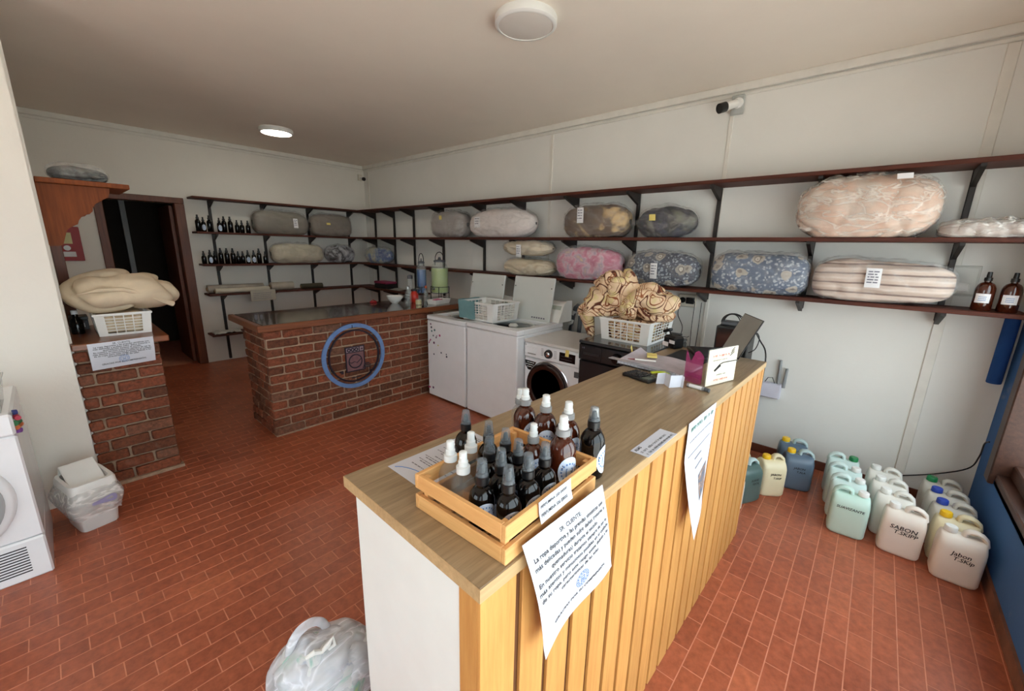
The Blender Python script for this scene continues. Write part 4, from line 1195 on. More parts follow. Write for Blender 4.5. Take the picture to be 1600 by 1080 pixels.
disc_x(MB(), [(0.165, 0.03), (0.10, 0.02), (0.001, 0.016)], 0.0, 0.5, x=0.012).obj('door_glass', M['screen'], do)
for k_, ch_ in enumerate('LG'):
    tx = MB(); put_text(tx, ch_, 0.018, lambda x, y: (-0.0056, 0.262-x-0.011*k_, 0.899+y), 0, 0, bold=0.0003); tx.obj('print', M['greyink'], bk, smooth=False)

# dryer at the left edge
dl = thing('white_dryer', 'white dryer with round door cut off at the left picture edge', 'dryer', (-0.516, 2.876, 0))
MB().rbox(-0.298, 0.298, 0.006, 0.585, 0.215, 0.745, 0.008).obj('cabinet', M['enamel'], dl)
MB().rbox(-0.298, 0.298, 0.0, 0.585, 0.748, 0.852, 0.010).obj('control_panel', M['enamel'], dl)
MB().rbox(-0.298, 0.298, 0.0, 0.585, 0.0, 0.213, 0.008).obj('kick_panel', M['enamel'], dl)
def disc_y(prof, xc, zc, y, n=48): return MB().lathe(prof, n, mx=Matrix.Translation((xc, y, zc)) @ Matrix.Rotation(PI/2, 4, 'X'))
do = disc_y([(0.248, 0), (0.246, 0.012), (0.232, 0.024), (0.205, 0.026), (0.196, 0.016), (0.196, 0.0)], 0.0, 0.455, 0.006).obj('door_ring', M['enamel'], dl)
disc_y([(0.212, 0.020), (0.212, 0.034), (0.196, 0.036), (0.186, 0.030)], 0.0, 0.455, 0.006).obj('door_bezel', M['greyplastic'], do)
disc_y([(0.190, 0.028), (0.14, 0.036), (0.001, 0.04)], 0.0, 0.455, 0.006).obj('door_glass', plain('matt_dark_glass', (8, 8, 9), 0.35, spec=0.15), do)
for k in range(10):
    for xa in (-0.02, 0.12):
        MB().box(xa, xa+0.112, -0.0015, 0.004, 0.045+k*0.0145, 0.0505+k*0.0145).obj('vent_slot', M['ink'], dl, smooth=False)
for q_ in ((0.225, 0.245, 0.775, 0.779), (0.1, 0.26, 0.838, 0.8395)):
    tx = MB(); put_bar(tx, lambda x, y: (x, -0.0006, y), *q_); tx.obj('print', M['greyink'], dl, smooth=False)
mg = thing('fridge_magnet', 'cluster of colourful flower magnets on the left dryer\'s side', 'magnet', (-0.2165, 2.93, 0.80))
rs = random.Random(9)
for k, c_ in enumerate(((120, 70, 150), (200, 110, 60), (60, 120, 80), (180, 60, 80), (50, 60, 120))):
    MB().cyl((0.0, 0.0+rs.uniform(-0.03, 0.03), -0.045+k*0.022), (0.014, rs.uniform(-0.03, 0.03), -0.045+k*0.022), 0.014, 0.011, 10).obj('petal', plain('magnet_%d' % k, c_, 0.5), mg)
pb = thing('plastic_tub', 'translucent plastic tub standing on the left dryer', 'tub', (-0.33, 3.05, 0.8525))
t_ = MB(); A_ = [(-0.09, -0.14), (0.09, -0.14), (0.09, 0.14), (-0.09, 0.14)]
for i in range(4):
    (xa, ya), (xb, yb) = A_[i], A_[(i+1) % 4]
    t_.add([(xa*0.9, ya*0.9, 0), (xb*0.9, yb*0.9, 0), (xb*1.05, yb*1.05, 0.13), (xa*1.05, ya*1.05, 0.13)], [(0, 1, 2, 3)])
t_.box(-0.081, 0.081, -0.126, 0.126, 0.0, 0.003)
t_.obj('tub', mat_glass('cloudy_plastic', (196, 200, 196), 0.45, 0.2), pb, smooth=False)
MB().tube([(x*1.06, y*1.06, 0.13) for x, y in A_], 0.006, 6, True).obj('rim', mat_glass('cloudy_rim', (206, 208, 204), 0.6, 0.2), pb)

# ------------------------------------------------------------------ baskets
def basket(name, label, loc, rz, W, D, H, nh=6, nvx=5, nvy=6, tp=0.86):
    """local x = width, y = depth (front at y=0), slatted white plastic"""
    t = thing(name, label, 'basket', loc, rz, 'white slatted laundry baskets')
    bot = [(-W/2*tp, D*(1-tp)/2), (W/2*tp, D*(1-tp)/2), (W/2*tp, D-D*(1-tp)/2), (-W/2*tp, D-D*(1-tp)/2)]
    top = [(-W/2, 0), (W/2, 0), (W/2, D), (-W/2, D)]
    MB().prism(bot, 0.0, 0.006, 'xy').obj('base', M['plasticw'], t, smooth=False)
    rm = MB(); rm.tube([(x, y, H) for x, y in top], 0.009, 6, True); rm.obj('rim', M['plasticw'], t)
    for i in range(4):
        a0, a1, b0, b1 = Vector((*bot[i], 0.003)), Vector((*bot[(i+1) % 4], 0.003)), Vector((*top[i], H)), Vector((*top[(i+1) % 4], H))
        P = lambda u, v: a0.lerp(a1, u).lerp(b0.lerp(b1, u), v)
        nrm = (a1-a0).cross(b0-a0).normalized()
        m = MB()
        def bar(u0, u1, v0, v1):
            q = [P(u0, v0), P(u1, v0), P(u1, v1), P(u0, v1)]
            m.add([tuple(x) for x in q]+[tuple(x-nrm*0.003) for x in q], [(0, 1, 2, 3), (7, 6, 5, 4), (0, 4, 5, 1), (1, 5, 6, 2), (2, 6, 7, 3), (3, 7, 4, 0)])
        c = 0.17
        bar(0, c, 0, 1); bar(1-c, 1, 0, 1); bar(c, 1-c, 0, 0.09); bar(c, 1-c, 0.93, 1)
        nv = nvx if i % 2 == 0 else nvy
        for k in range(1, nv): u = c+(1-2*c)*k/nv; bar(u-0.010, u+0.010, 0.09, 0.93)
        for k in range(1, nh): v = 0.09+0.84*k/nh; bar(c, 1-c, v-0.018, v+0.018)
        m.obj('lattice_wall', M['plasticw'], t, smooth=False)
    return t
def sack_fn(L, D, H, seed, p=3.2, e=0.72, wr=0.012, grow=0.0, sag=0.12, fr=1.0, taper=0.0, extra=0.0):
    sd = Vector((seed*2.3, seed*5.1, seed*1.3))
    L2, D2, H2 = L/2+grow, D/2+grow, H/2+grow
    def fn(u, v):
        t = -1+2*(0.004+0.992*v); a = 2*PI*u
        tt = math.copysign(1-(1-abs(t))**1.5, t)
        R = (1-abs(tt)**p)**(1/p)
        R *= 1-taper*(tt*0.5+0.5)
        y = D2*sp(math.cos(a), e)*R; z = H2*sp(math.sin(a), e)*R
        x = L2*tt
        q = Vector((x*5*fr, math.cos(a)*1.4, math.sin(a)*1.4))
        w = wr*mnoise.noise(q+sd)+wr*0.6*mnoise.noise(Vector((x*14*fr, math.cos(a)*2.6, math.sin(a)*2.6))+sd)
        rg_ = 1-2*abs(mnoise.noise(Vector((x*6*fr+y*4, z*9+x*2, seed*1.7))))
        g_ = wr*0.6*math.sin(a*13+seed)*abs(tt)**3-wr*1.1*max(0, rg_)**4
        if extra: w += extra*abs(mnoise.noise(Vector((x*16, y*22, z*22))+sd))*1.6
        k = 1+(w+g_)/max(0.05, H2)
        y *= k; z *= k
        if z < -H2*(1-sag): z = -H2*(1-sag)+0.1*(z+H2*(1-sag))
        zz = z+H2*(1-sag)+0.012*H2
        return (x, y, zz)
    return fn
def soft_star(ells, seed, amp=0.02, freq=7.0, nu=72, nv=44, org=None, floor_z=None, fold=0.0, ff=5.0):
    """closed cloth heap: outer hull of several ellipsoids seen from an inner origin, with folds"""
    org = Vector(org or ells[0][0]); sd = Vector((seed*3.1, seed*1.7, seed*0.9))
    def fn(u, v):
        th = PI*(v*0.998+0.001); ph = 2*PI*u
        d = Vector((math.sin(th)*math.cos(ph), math.sin(th)*math.sin(ph), math.cos(th)))
        ts = []
        for c, r in ells:
            o = org-Vector(c); a = sum((d[i]/r[i])**2 for i in range(3)); b = sum(o[i]*d[i]/r[i]**2 for i in range(3)); cc = sum((o[i]/r[i])**2 for i in range(3))-1
            D_ = b*b-a*cc
            if D_ >= 0:
                t_ = (-b+math.sqrt(D_))/a
                if t_ > 0: ts.append(t_)
        s = sum(t_**10 for t_ in ts)**0.1
        p = org+d*s
        nz = mnoise.noise(p*freq+sd); n2 = mnoise.noise(p*freq*2.7+sd)
        rd = 1-abs(mnoise.noise(p*ff+sd*2))*2
        s += amp*nz+amp*0.4*n2-fold*max(0, rd)**3
        p = org+d*s
        if floor_z is not None and p.z < floor_z: p.z = floor_z+0.02*(p.z-floor_z)
        return tuple(p)
    return MB().grid(fn, nu, nv, True)

basket('laundry_basket', 'white slatted basket on the black machine under the patterned duvet', (2.855, 1.385, 0.9605), math.radians(-90), 0.41, 0.46, 0.165, 6, 5, 6, 0.93)
du = thing('patterned_duvet', 'tan duvet with brown scroll pattern heaped on the basket', 'duvet', (0, 0, 0))
soft_star([((3.06, 1.40, 1.26), (0.20, 0.27, 0.17)), ((3.05, 1.60, 1.25), (0.17, 0.23, 0.16)), ((3.06, 1.56, 1.38), (0.15, 0.17, 0.13)), ((3.06, 1.22, 1.24), (0.17, 0.17, 0.13)), ((2.92, 1.72, 1.14), (0.10, 0.13, 0.13))], 3, 0.03, 9, 120, 76, (3.06, 1.45, 1.25), 1.131, 0.06, 5.5).obj('heap', M['scroll'], du, angle=80)
MB().grid(lambda u, v: tuple(Vector(sack_fn(0.36, 0.39, 0.17, 41, 6, 0.4, 0.01)(u, v))), 40, 24, True).obj('tucked_part', M['scroll'], du, loc=(3.085, 1.385, 0.967), rz=math.radians(-90), angle=80)
MB().grid(lambda u, v: (2.90+0.05*math.cos(2*PI*u)*(1-0.5*v)+0.03*v, 1.755+0.075*math.sin(2*PI*u)*(1-0.6*v)-0.05*v, 1.16-0.20*v+0.01*math.sin(6*PI*u)), 20, 12, True).obj('hanging_corner', M['scroll'], du, angle=80)
basket('laundry_basket', 'white slatted basket with teal cloth over one side, on the top loaders', (2.765, 2.925, 0.9365), math.radians(-90), 0.48, 0.38, 0.175, 6, 5, 5, 0.93)
tc = thing('teal_cloth', 'teal sheet hanging over the basket\'s left half on the top loaders', 'cloth', (2.765, 2.925, 0.9365), math.radians(-90))
def tcf(u, v):
    # from the left side round the front-left corner (local x=-W/2, y=0)
    if u < 0.5: x, y = -0.252, 0.30*(1-u/0.5)-0.01
    else: x, y = -0.252+0.245*(u-0.5)/0.5, -0.012
    k = 1-0.12*v*0.85
    return (x*(1-0.05*v), y+0.008*v, 0.188-v*0.18+0.003*math.sin(u*20))
MB().sheet(tcf, 21, 8, 0.003).obj('sheet', M['teal'], tc, angle=25)
MB().sheet(lambda u, v: (-0.252+0.04*u, 0.29*(1-v)-0.01, 0.190+0.003*math.sin(9*v)), 4, 10, 0.002).obj('folded_hem', M['teal'], tc)
basket('laundry_basket', 'white slatted basket on the brick half wall under the beige pillow', (0.295, 3.80, 1.0085), 0, 0.29, 0.42, 0.145, 6, 4, 6, 0.92)
du = thing('beige_duvet', 'folded beige duvet bulging out of the basket on the half wall', 'duvet', (0, 0, 0))
soft_star([((0.33, 3.99, 1.295), (0.29, 0.26, 0.14)), ((0.22, 3.99, 1.28), (0.18, 0.25, 0.13)), ((0.50, 4.0, 1.25), (0.145, 0.22, 0.085))], 8, 0.022, 5, 110, 64, (0.32, 3.99, 1.28), 1.155, 0.045, 4.0).obj('heap', M['beige'], du, angle=80)
MB().tube([(0.10, 3.765, 1.30), (0.20, 3.735, 1.325), (0.31, 3.728, 1.325), (0.42, 3.745, 1.285), (0.50, 3.775, 1.235), (0.57, 3.80, 1.20)], [0.004, 0.012, 0.014, 0.014, 0.016, 0.02], 8).obj('fold', M['beige'], du)
MB().grid(sack_fn(0.24, 0.36, 0.15, 42, 6, 0.4, 0.008), 30, 18, True).obj('tucked_part', M['beige'], du, loc=(0.295, 4.01, 1.0145), angle=80)
cb = thing('dark_jar', 'dark bottle in shadow left of the basket on the half wall', 'bottle', (0.075, 4.05, 1.0085))
MB().lathe([(0.032, 0), (0.034, 0.01), (0.034, 0.09), (0.015, 0.115), (0.015, 0.135)], 16).obj('body', M['darkbottle'], cb)
MB().lathe([(0.017, 0.135), (0.017, 0.16), (0.012, 0.162)], 12).obj('cap', M['labelw'], cb)
bx_ = thing('small_box', 'small dark box beside the dark bottle on the half wall', 'box', (0.088, 4.25, 1.0085), 0.0)
MB().rbox(-0.04, 0.05, -0.05, 0.08, 0, 0.07, 0.004).obj('body', M['hosegrey'], bx_); MB().rbox(-0.042, 0.052, -0.052, 0.082, 0.071, 0.095, 0.003).obj('lid', M['blackpl'], bx_); MB().box(-0.02, 0.03, -0.0515, -0.0503, 0.02, 0.05).obj('label', M['labelw'], bx_)
# notice on the half wall
nt = thing('notice', 'white notice to customers taped to the brick half wall', 'notice', (0, 0, 0))
Q = [Vector((0.088, 3.612, 1.004)), Vector((0.405, 3.612, 1.012)), Vector((0.090, 3.625, 0.830)), Vector((0.398, 3.625, 0.845))]
def sg2(u, v):
    p = Q[0].lerp(Q[1], u).lerp(Q[2].lerp(Q[3], u), v); p.y -= 0.014*math.sin(PI*v)+0.006*u*v
    return tuple(p)
notice(nt, sg2, 0.318, 0.175, 0.0014, 0.56)

# ------------------------------------------------------------------ wrapped bundles on the shelves
def sack(name, label, loc, rz, L, D, H, seed, fabric, film='film', tags=(), p=3.2, e=0.72, wr=0.012, taper=0.0, tail=0, cat='bundle', group='wrapped bundles on the shelves'):
    t = thing(name, label, cat, loc, rz, group)
    f = sack_fn(L, D, H, seed, p, e, wr, 0.0, taper=taper)
    MB().grid(f, 64, 48, True).obj('bundle', fabric, t, angle=80)
    f2 = sack_fn(L, D, H, seed, p, e, wr, 0.008, taper=taper, extra=0.016)
    zo = -0.0005
    fm = MB().grid(lambda u, v: f2(u, v), 80, 60, True).obj('plastic_wrap', M[film], t, angle=80)
    if tail:
        s_ = 1 if tail > 0 else -1
        L2 = L/2+0.012
        MB().grid(lambda u, v: (s_*(L2-0.03+0.075*v), (0.030*(1-v)+0.035*v*(1+0.3*math.sin(6*PI*u)))*math.cos(2*PI*u), H*0.42+(0.03*(1-v)+0.03*v*(1+0.3*math.cos(4*PI*u)))*math.sin(2*PI*u)), 18, 6, True).obj('knot', M[film], t, angle=80)
    for (tx_, tz, tw, th, tm, lines) in tags:
        y = min(f2(u_/40, (tx_/L+0.5))[1] for u_ in range(16, 25))-0.008
        lb = MB().sheet(lambda u, v: (tx_-tw/2+tw*u+0.004*v, y-0.002*math.sin(PI*u), tz+th/2-th*v), 5, 6).obj('paper_tag', tm, t)
        if lines:
            px = MB(); rs = random.Random(seed)
            fn_ = lambda x, yy: (tx_-tw/2+x, y-0.0045, tz+th/2+yy)
            for k in range(lines): word_bars(px, fn_, tw*0.15, tw*0.85, -th*(0.2+0.7*k/lines), th*0.06, rs)
            px.obj('print', M['greyink'], lb, smooth=False)
    return t
RZ = math.radians(-90)
def rsack(label, y0, y1, z, H, D, seed, fabric, **kw):
    return sack('wrapped_bundle', label, (3.752-D/2-0.012, (y0+y1)/2, z+0.0005), RZ, abs(y0-y1)-0.045, D, H, seed, fabric, **kw)
S1, S2 = 1.765, 1.355
W_ = M['labelw']; Y_ = M['yel']
rsack('grey duvet in clear plastic, farthest bundle on the right wall\'s middle shelf', 4.64, 3.94, S1, 0.345, 0.27, 1, mat_fabric('grey_duvet', (156, 150, 146)), tags=[(-0.02, 0.24, 0.05, 0.05, Y_, 0)], tail=1)
rsack('white duvet in clear plastic with a tag, right of the grey one', 3.90, 2.84, S1, 0.335, 0.28, 2, mat_fabric('white_duvet', (222, 214, 210), 0.08), tags=[(-0.28, 0.17, 0.1, 0.12, W_, 3)], p=2.6, e=0.85)
rsack('dark brown blanket bundle with cream folds and white tag', 2.49, 1.75, S1, 0.315, 0.27, 3, mat_blotch('brown_blanket', [(70, 52, 38), (84, 64, 46), (96, 74, 52), (196, 164, 112), (206, 176, 124)], 3.2, 0.6), tags=[(-0.10, 0.20, 0.07, 0.14, W_, 4)], tail=1)
rsack('dark blue and olive clothes in a clear bag with yellow note', 1.72, 1.16, S1, 0.27, 0.26, 4, mat_blotch('dark_clothes', [(26, 26, 30), (44, 44, 62), (40, 40, 42), (96, 94, 84), (90, 96, 62)], 4.2, 1.0), tags=[(-0.07, 0.16, 0.055, 0.05, Y_, 0)], p=2.2, e=1.0)
rsack('huge peach duvet in milky plastic reaching above the top shelf edge', 0.525, -0.235, S1, 0.405, 0.31, 5, mat_blotch('peach_duvet', [(206, 196, 184), (210, 190, 174), (214, 176, 152), (208, 184, 164), (204, 196, 186)], 2.6, 0.6), film='film2', tags=[(0.16, 0.345, 0.07, 0.03, W_, 0)], p=2.8, e=0.8, wr=0.018)
rsack('flat grey folded item in clear plastic at the shelf\'s front end', -0.20, -0.64, S1, 0.09, 0.26, 6, mat_fabric('flat_grey', (190, 178, 172)), film='film2', p=4.0, e=0.6, wr=0.006)
rsack('upper cream pillow of the stacked pair on the lower shelf', 3.32, 2.60, S2+0.215, 0.175, 0.28, 7, mat_fabric('cream_pillow_a', (206, 194, 170), 0.08), tags=[(-0.02, 0.05, 0.07, 0.13, W_, 4)], p=2.6, e=0.95)
rsack('lower cream pillow of the stacked pair on the lower shelf', 3.31, 2.57, S2, 0.195, 0.28, 8, mat_fabric('cream_pillow_b', (206, 192, 164), 0.08), p=2.6, e=0.95)
rsack('pink floral quilt in clear plastic on the lower shelf', 2.56, 1.78, S2, 0.345, 0.28, 9, mat_blotch('pink_quilt', [(200, 150, 168), (190, 108, 134), (204, 140, 160), (212, 180, 190), (176, 156, 178), (214, 186, 150)], 9.0, 0.8), p=3.0, e=0.8, taper=0.12)
rsack('navy floral quilt in clear plastic with hanging tag behind the tan duvet', 1.76, 1.09, S2, 0.315, 0.28, 10, mat_floral('navy_floral', (58, 64, 80), (140, 146, 154), (150, 142, 132), 26), tags=[(-0.02, 0.13, 0.06, 0.13, W_, 4)], taper=0.15, p=3.4)
rsack('blue floral quilt in clear plastic, middle of the three large lower bundles', 1.03, 0.345, S2, 0.315, 0.28, 11, mat_floral('blue_floral', (80, 94, 116), (158, 164, 172), (166, 158, 146), 26), film='film', taper=0.06, p=4.0)
rsack('beige striped duvet in clear plastic with printed tag on the lower shelf', 0.365, -0.375, S2, 0.30, 0.28, 12, mat_stripe('striped_duvet', (120, 96, 88), (206, 186, 170), 2, 5.2), film='film', tags=[(-0.03, 0.16, 0.075, 0.12, W_, 5)], taper=0.22, p=3.6, tail=1)
def bsack(label, x0, x1, z, H, D, seed, fabric, y=YB-0.175, **kw):
    return sack('wrapped_bundle', label, ((x0+x1)/2, y, z+0.0005), 0, x1-x0-0.04, D, H, seed, fabric, **kw)
bsack('grey green duvet in plastic with white tag on the back wall\'s middle shelf', 1.97, 2.74, S1, 0.34, 0.26, 13, mat_fabric('olive_duvet', (118, 112, 100)), tags=[(0.15, 0.16, 0.06, 0.13, W_, 4)], p=3.6)
bsack('taupe duvet in plastic with small yellow note near the corner', 2.75, 3.42, S1, 0.345, 0.26, 14, mat_fabric('taupe_duvet', (122, 112, 100)), tags=[(-0.1, 0.18, 0.06, 0.03, Y_, 0)], p=4.0)
bsack('cream rolled duvet in plastic on the back wall\'s lower shelf', 2.16, 2.93, S2, 0.30, 0.26, 15, mat_fabric('cream_roll', (186, 178, 156)), p=3.4)
bsack('black and white patterned clothes in a clear bag on the back shelf', 2.94, 3.46, S2, 0.29, 0.26, 16, mat_blotch('bw_clothes', [(26, 26, 30), (34, 34, 40), (150, 150, 156), (200, 200, 204), (44, 48, 66)], 6.0, 1.2), p=2.4, e=0.95)
bsack('blue and grey clothes in a clear bag on the corner shelf', -0.5, 0.14, 0, 0.27, 0.25, 17, mat_blotch('blue_clothes', [(150, 150, 132), (170, 168, 150), (120, 136, 158), (70, 90, 140), (176, 180, 186)], 4.5, 1.0), p=2.4, e=0.9).location = (3.635, 6.13, S2+0.0005)
bpy.data.objects[[o.name for o in bpy.data.objects if o.get('label', '').startswith('blue and grey clothes')][0]].rotation_euler = (0, 0, math.radians(-80))
# dark bag on the canopy
sack('carrier_bag', 'grey green bag of laundry lying on the wooden canopy', (0.225, 3.88, 1.9905), 0, 0.27, 0.25, 0.10, 18, mat_blotch('grey_clothes', [(54, 56, 52), (84, 86, 82), (130, 130, 124), (70, 72, 68)], 7, 1.0), p=2.2, e=1.0, cat='bag', group='')

# small dark bottles on the back wall shelves
sb1 = bottle('small_bottle', 'x', 'bottle', 0.028, 0.125, 'trigger', M['darkbottle'], math.radians(-95), group='dark bottles on the back shelves', nn=12)
sb2 = bottle('small_bottle', 'x', 'bottle', 0.028, 0.11, 'trigger', M['darkbottle'], None, group='dark bottles on the back shelves', nn=12)
sb3 = bottle('small_bottle', 'x', 'bottle', 0.030, 0.15, 'trigger', M['darkbottle'], None, group='dark bottles on the back shelves', nn=12)
rs = random.Random(21)
first = {1: True, 2: True, 3: True}
def row(xs, z, shelf):
    for i, (x, k) in enumerate(xs):
        lb = '%s small dark bottle from the doorway on the %s' % (ORD[i], shelf)
        src = {1: sb1, 2: sb2, 3: sb3}[k]
        loc = (x, YB-0.15+rs.uniform(-0.05, 0.03), z+0.0003)
        if first[k]: src.location = loc; src['label'] = lb; first[k] = False
        else: copy_tree(src, loc, rs.uniform(-0.2, 0.2), lb)
row([(1.37, 3), (1.435, 1), (1.50, 3), (1.60, 1), (1.665, 3), (1.73, 3), (1.795, 2), (1.86, 2), (1.925, 2)], S1, 'back wall\'s middle shelf')
row([(1.38, 2), (1.445, 1), (1.51, 2), (1.575, 3), (1.64, 3), (1.705, 3), (1.77, 2), (1.835, 2), (1.90, 1), (1.965, 1), (2.03, 3), (2.095, 2)], S2, 'back wall\'s lower shelf')
# amber bottles at the window end
am = bottle('amber_bottle', 'amber bottle with white label on the lower shelf, next to the striped duvet', 'bottle', 0.042, 0.165, 'trigger', M['amber'], math.radians(168), group='amber bottles at the shelf end', squarelab=True, nn=28)
am.location = (3.585, -0.475, S2+0.0003)
copy_tree(am, (3.585, -0.575, S2+0.0003), 0.1, 'amber bottle with white label at the very end of the lower shelf', 'amber bottles at the shelf end')
# rolls and papers on the back wall's fourth shelf
def roll(label, x0, x1, y, z, r, mat):
    t = thing('film_roll', label, 'roll', (x0, y, z+r+0.0004), 0, 'rolls on the back shelf')
    MB().cyl((0, 0, 0), (x1-x0, 0, 0), r, n=18).obj('roll', mat, t)
    MB().cyl((-0.012, 0, 0), (x1-x0+0.012, 0, 0), r*0.45, n=12).obj('core', plain('card_core', (150, 124, 92), 0.8), t)
    return t
roll('long pale paper roll in front on the back wall\'s fourth shelf', 1.44, 2.09, YB-0.22, 0.965, 0.036, plain('kraft_white', (196, 188, 170), 0.5))
roll('wrinkled plastic roll behind the long pale roll', 1.38, 2.05, YB-0.11, 0.965, 0.055, plain('greyish_film_roll', (150, 140, 128), 0.4, var=0.25))
roll('short pale roll in the middle of the fourth shelf', 2.13, 2.44, YB-0.16, 0.965, 0.058, plain('pale_roll', (176, 166, 150), 0.5, var=0.15))
roll('dark olive roll on the fourth shelf near the corner', 2.56, 2.88, YB-0.16, 0.965, 0.038, plain('olive_roll', (74, 70, 52), 0.6))
hp = thing('hanging_paper', 'printed paper sheet hanging over the fourth back shelf', 'paper', (1.83, YB-0.275, 0.985))
MB().sheet(lambda u, v: (0.32*u, -0.004-0.006*math.sin(PI*v), -0.15*v+0.01*u), 6, 6).obj('sheet', plain('dull_paper', (176, 170, 156), 0.8), hp)
px = MB()
for k in range(4): word_bars(px, lambda x, y: (x, -0.0125, y), 0.03, 0.26, -0.04-k*0.025, 0.006, rs)
px.obj('print', M['greyink'], hp, smooth=False)
pbx = thing('storage_box', 'black box with pink lid on the corner shelf above the brick counter', 'box', (3.63, 5.98, 0.9655))
MB().rbox(-0.10, 0.10, -0.17, 0.17, 0, 0.075, 0.01).obj('body', M['blackpl'], pbx); MB().rbox(-0.105, 0.105, -0.175, 0.175, 0.076, 0.11, 0.01).obj('lid', plain('magenta_lid', (150, 52, 86), 0.5), pbx)
for i, (yy, lb) in enumerate(((5.70, 'loose white papers on the corner shelf right of the pink box'), )):
    pp = thing('loose_papers', lb, 'paper', (3.62, 5.62, 0.9655), 0.2)
    MB().sheet(lambda u, v: (-0.12+0.24*u, -0.16+0.30*v, 0.004+0.012*math.sin(3*u+2*v)**2), 8, 8).obj('sheet', plain('dull_paper2', (170, 168, 160), 0.8), pp)
fp = thing('folded_plastic', 'crumpled white plastic on the lowest back shelf by the doorway', 'plastic', (1.52, YB-0.14, 0.4205))
MB().sheet(lambda u, v: (-0.16+0.32*u, -0.11+0.2*v, 0.006+0.05*abs(mnoise.noise(Vector((u*5, v*4, 2))))), 14, 9).obj('sheet', plain('pale_plastic', (196, 196, 190), 0.4), fp, angle=60)

# ------------------------------------------------------------------ things on the brick counter
KT = 1.0005
def dispenser(label, x, y, r, h, liq, lm, stand):
    t = thing('drink_dispenser', label, 'dispenser', (x, y, KT), 0, 'glass dispensers on the brick counter')
    z = 0.09 if stand else 0.01
    MB().lathe([(r*0.9, z), (r*0.93, z+0.01), (r*0.95, z+h*liq), (0.001, z+h*liq+0.001)], 24).obj('liquid', lm, t)
    MB().lathe([(r*0.95, z-0.004), (r, z+0.01), (r, z+h*0.82), (r*0.8, z+h*0.93), (r*0.62, z+h*0.96), (r*0.62, z+h)], 24).obj('jar', M['glass'], t)
    MB().lathe([(r*0.66, z+h), (r*0.66, z+h+0.02), (r*0.2, z+h+0.03), (r*0.12, z+h+0.06), (0.001, z+h+0.062)], 20).obj('lid', M['hosegrey'], t)
    MB().tube([(-r*0.62, 0, z+h*0.9)]+[(-r*0.62*math.cos(a)*1.0, 0, z+h+0.03+0.09*math.sin(a)) for a in [PI*i/8 for i in range(1, 8)]]+[(r*0.62, 0, z+h*0.9)], 0.005, 6).obj('handle', M['blackpl'], t)
    MB().cyl((-r*0.95, -0.02, z+0.05), (-r*0.95-0.05, -0.035, z+0.05), 0.012, 0.008).obj('tap', M['steel'], t)
    if stand:
        s = MB()
        for a in range(4):
            th = PI/4+a*PI/2
            s.cyl((r*1.04*math.cos(th), r*1.04*math.sin(th), 0), (r*1.04*math.cos(th), r*1.04*math.sin(th), 0.16), 0.005, n=6)
        s.tube([(r*1.04*math.cos(2*PI*i/24), r*1.04*math.sin(2*PI*i/24), 0.16) for i in range(24)], 0.004, 6, True); s.tube([(r*1.04*math.cos(2*PI*i/24), r*1.04*math.sin(2*PI*i/24), 0.085) for i in range(24)], 0.004, 6, True)
        s.obj('wire_stand', M['cable'], t)
    return t
dispenser('glass dispenser of yellow green liquid in a black wire stand', 3.23, 4.07, 0.108, 0.37, 0.80, M['liq_green'], True)
dispenser('narrow glass jar of deep blue liquid beside the green dispenser', 3.03, 4.17, 0.058, 0.35, 0.80, M['liq_blue'], True)
def flask(label, x, y, r, h, mat, capm, nk=0.4, cat='bottle'):
    t = thing('glass_bottle', label, cat, (x, y, KT), 0, 'bottles on the brick counter')
    MB().lathe([(r*0.9, 0), (r, 0.006), (r, h*0.55), (r*0.85, h*0.66), (r*nk, h*0.76), (r*nk, h*0.86)], 16).obj('body', mat, t)
    MB().lathe([(r*nk*1.2, h*0.85), (r*nk*1.2, h*0.97), (r*nk*0.8, h)], 12).obj('cap', capm, t)
    return t
flask('tall clear glass bottle by the white tray', 2.70, 3.98, 0.038, 0.20, M['glass'], M['chrome'])
flask('red round bottle with black cap behind the clear bottle', 2.83, 4.05, 0.050, 0.155, M['redpl'], M['blackpl'], 0.6)
flask('clear bottle with orange cap on the brick counter', 2.955, 3.99, 0.026, 0.19, M['glass'], M['orange'])
flask('clear spice jar with grey lid behind the blue jar', 2.93, 4.27, 0.035, 0.30, M['glass'], M['hosegrey'], 0.75)
t = thing('candle_jar', 'small jar of cream wax at the counter\'s front edge', 'jar', (2.74, 3.84, KT))
MB().lathe([(0.030, 0.002), (0.032, 0.004), (0.032, 0.052), (0.001, 0.053)], 18).obj('wax', plain('cream_wax', (216, 206, 160), 0.5), t); MB().lathe([(0.033, 0), (0.035, 0.003), (0.035, 0.07), (0.034, 0.07)], 18).obj('jar', M['glass'], t)
t = thing('white_bowl', 'white bowl on the brick counter left of the bottles', 'bowl', (2.60, 4.10, KT))
MB().lathe([(0.03, 0), (0.045, 0.012), (0.085, 0.06), (0.095, 0.085), (0.090, 0.084), (0.06, 0.03), (0.001, 0.02)], 24).obj('bowl', M['plasticw'], t)
MB().lathe([(0.034, -0.0), (0.034, 0.006)], 20).obj('foot_ring', M['plasticw'], t)
t = thing('plastic_tray', 'white tray holding pink sachets on the brick counter', 'tray', (2.98, 3.78, KT), math.radians(12))
bt = [(-0.12, -0.06), (0.12, -0.06), (0.12, 0.06), (-0.12, 0.06)]; m_ = MB(); m_.box(-0.12, 0.12, -0.06, 0.06, 0, 0.004)
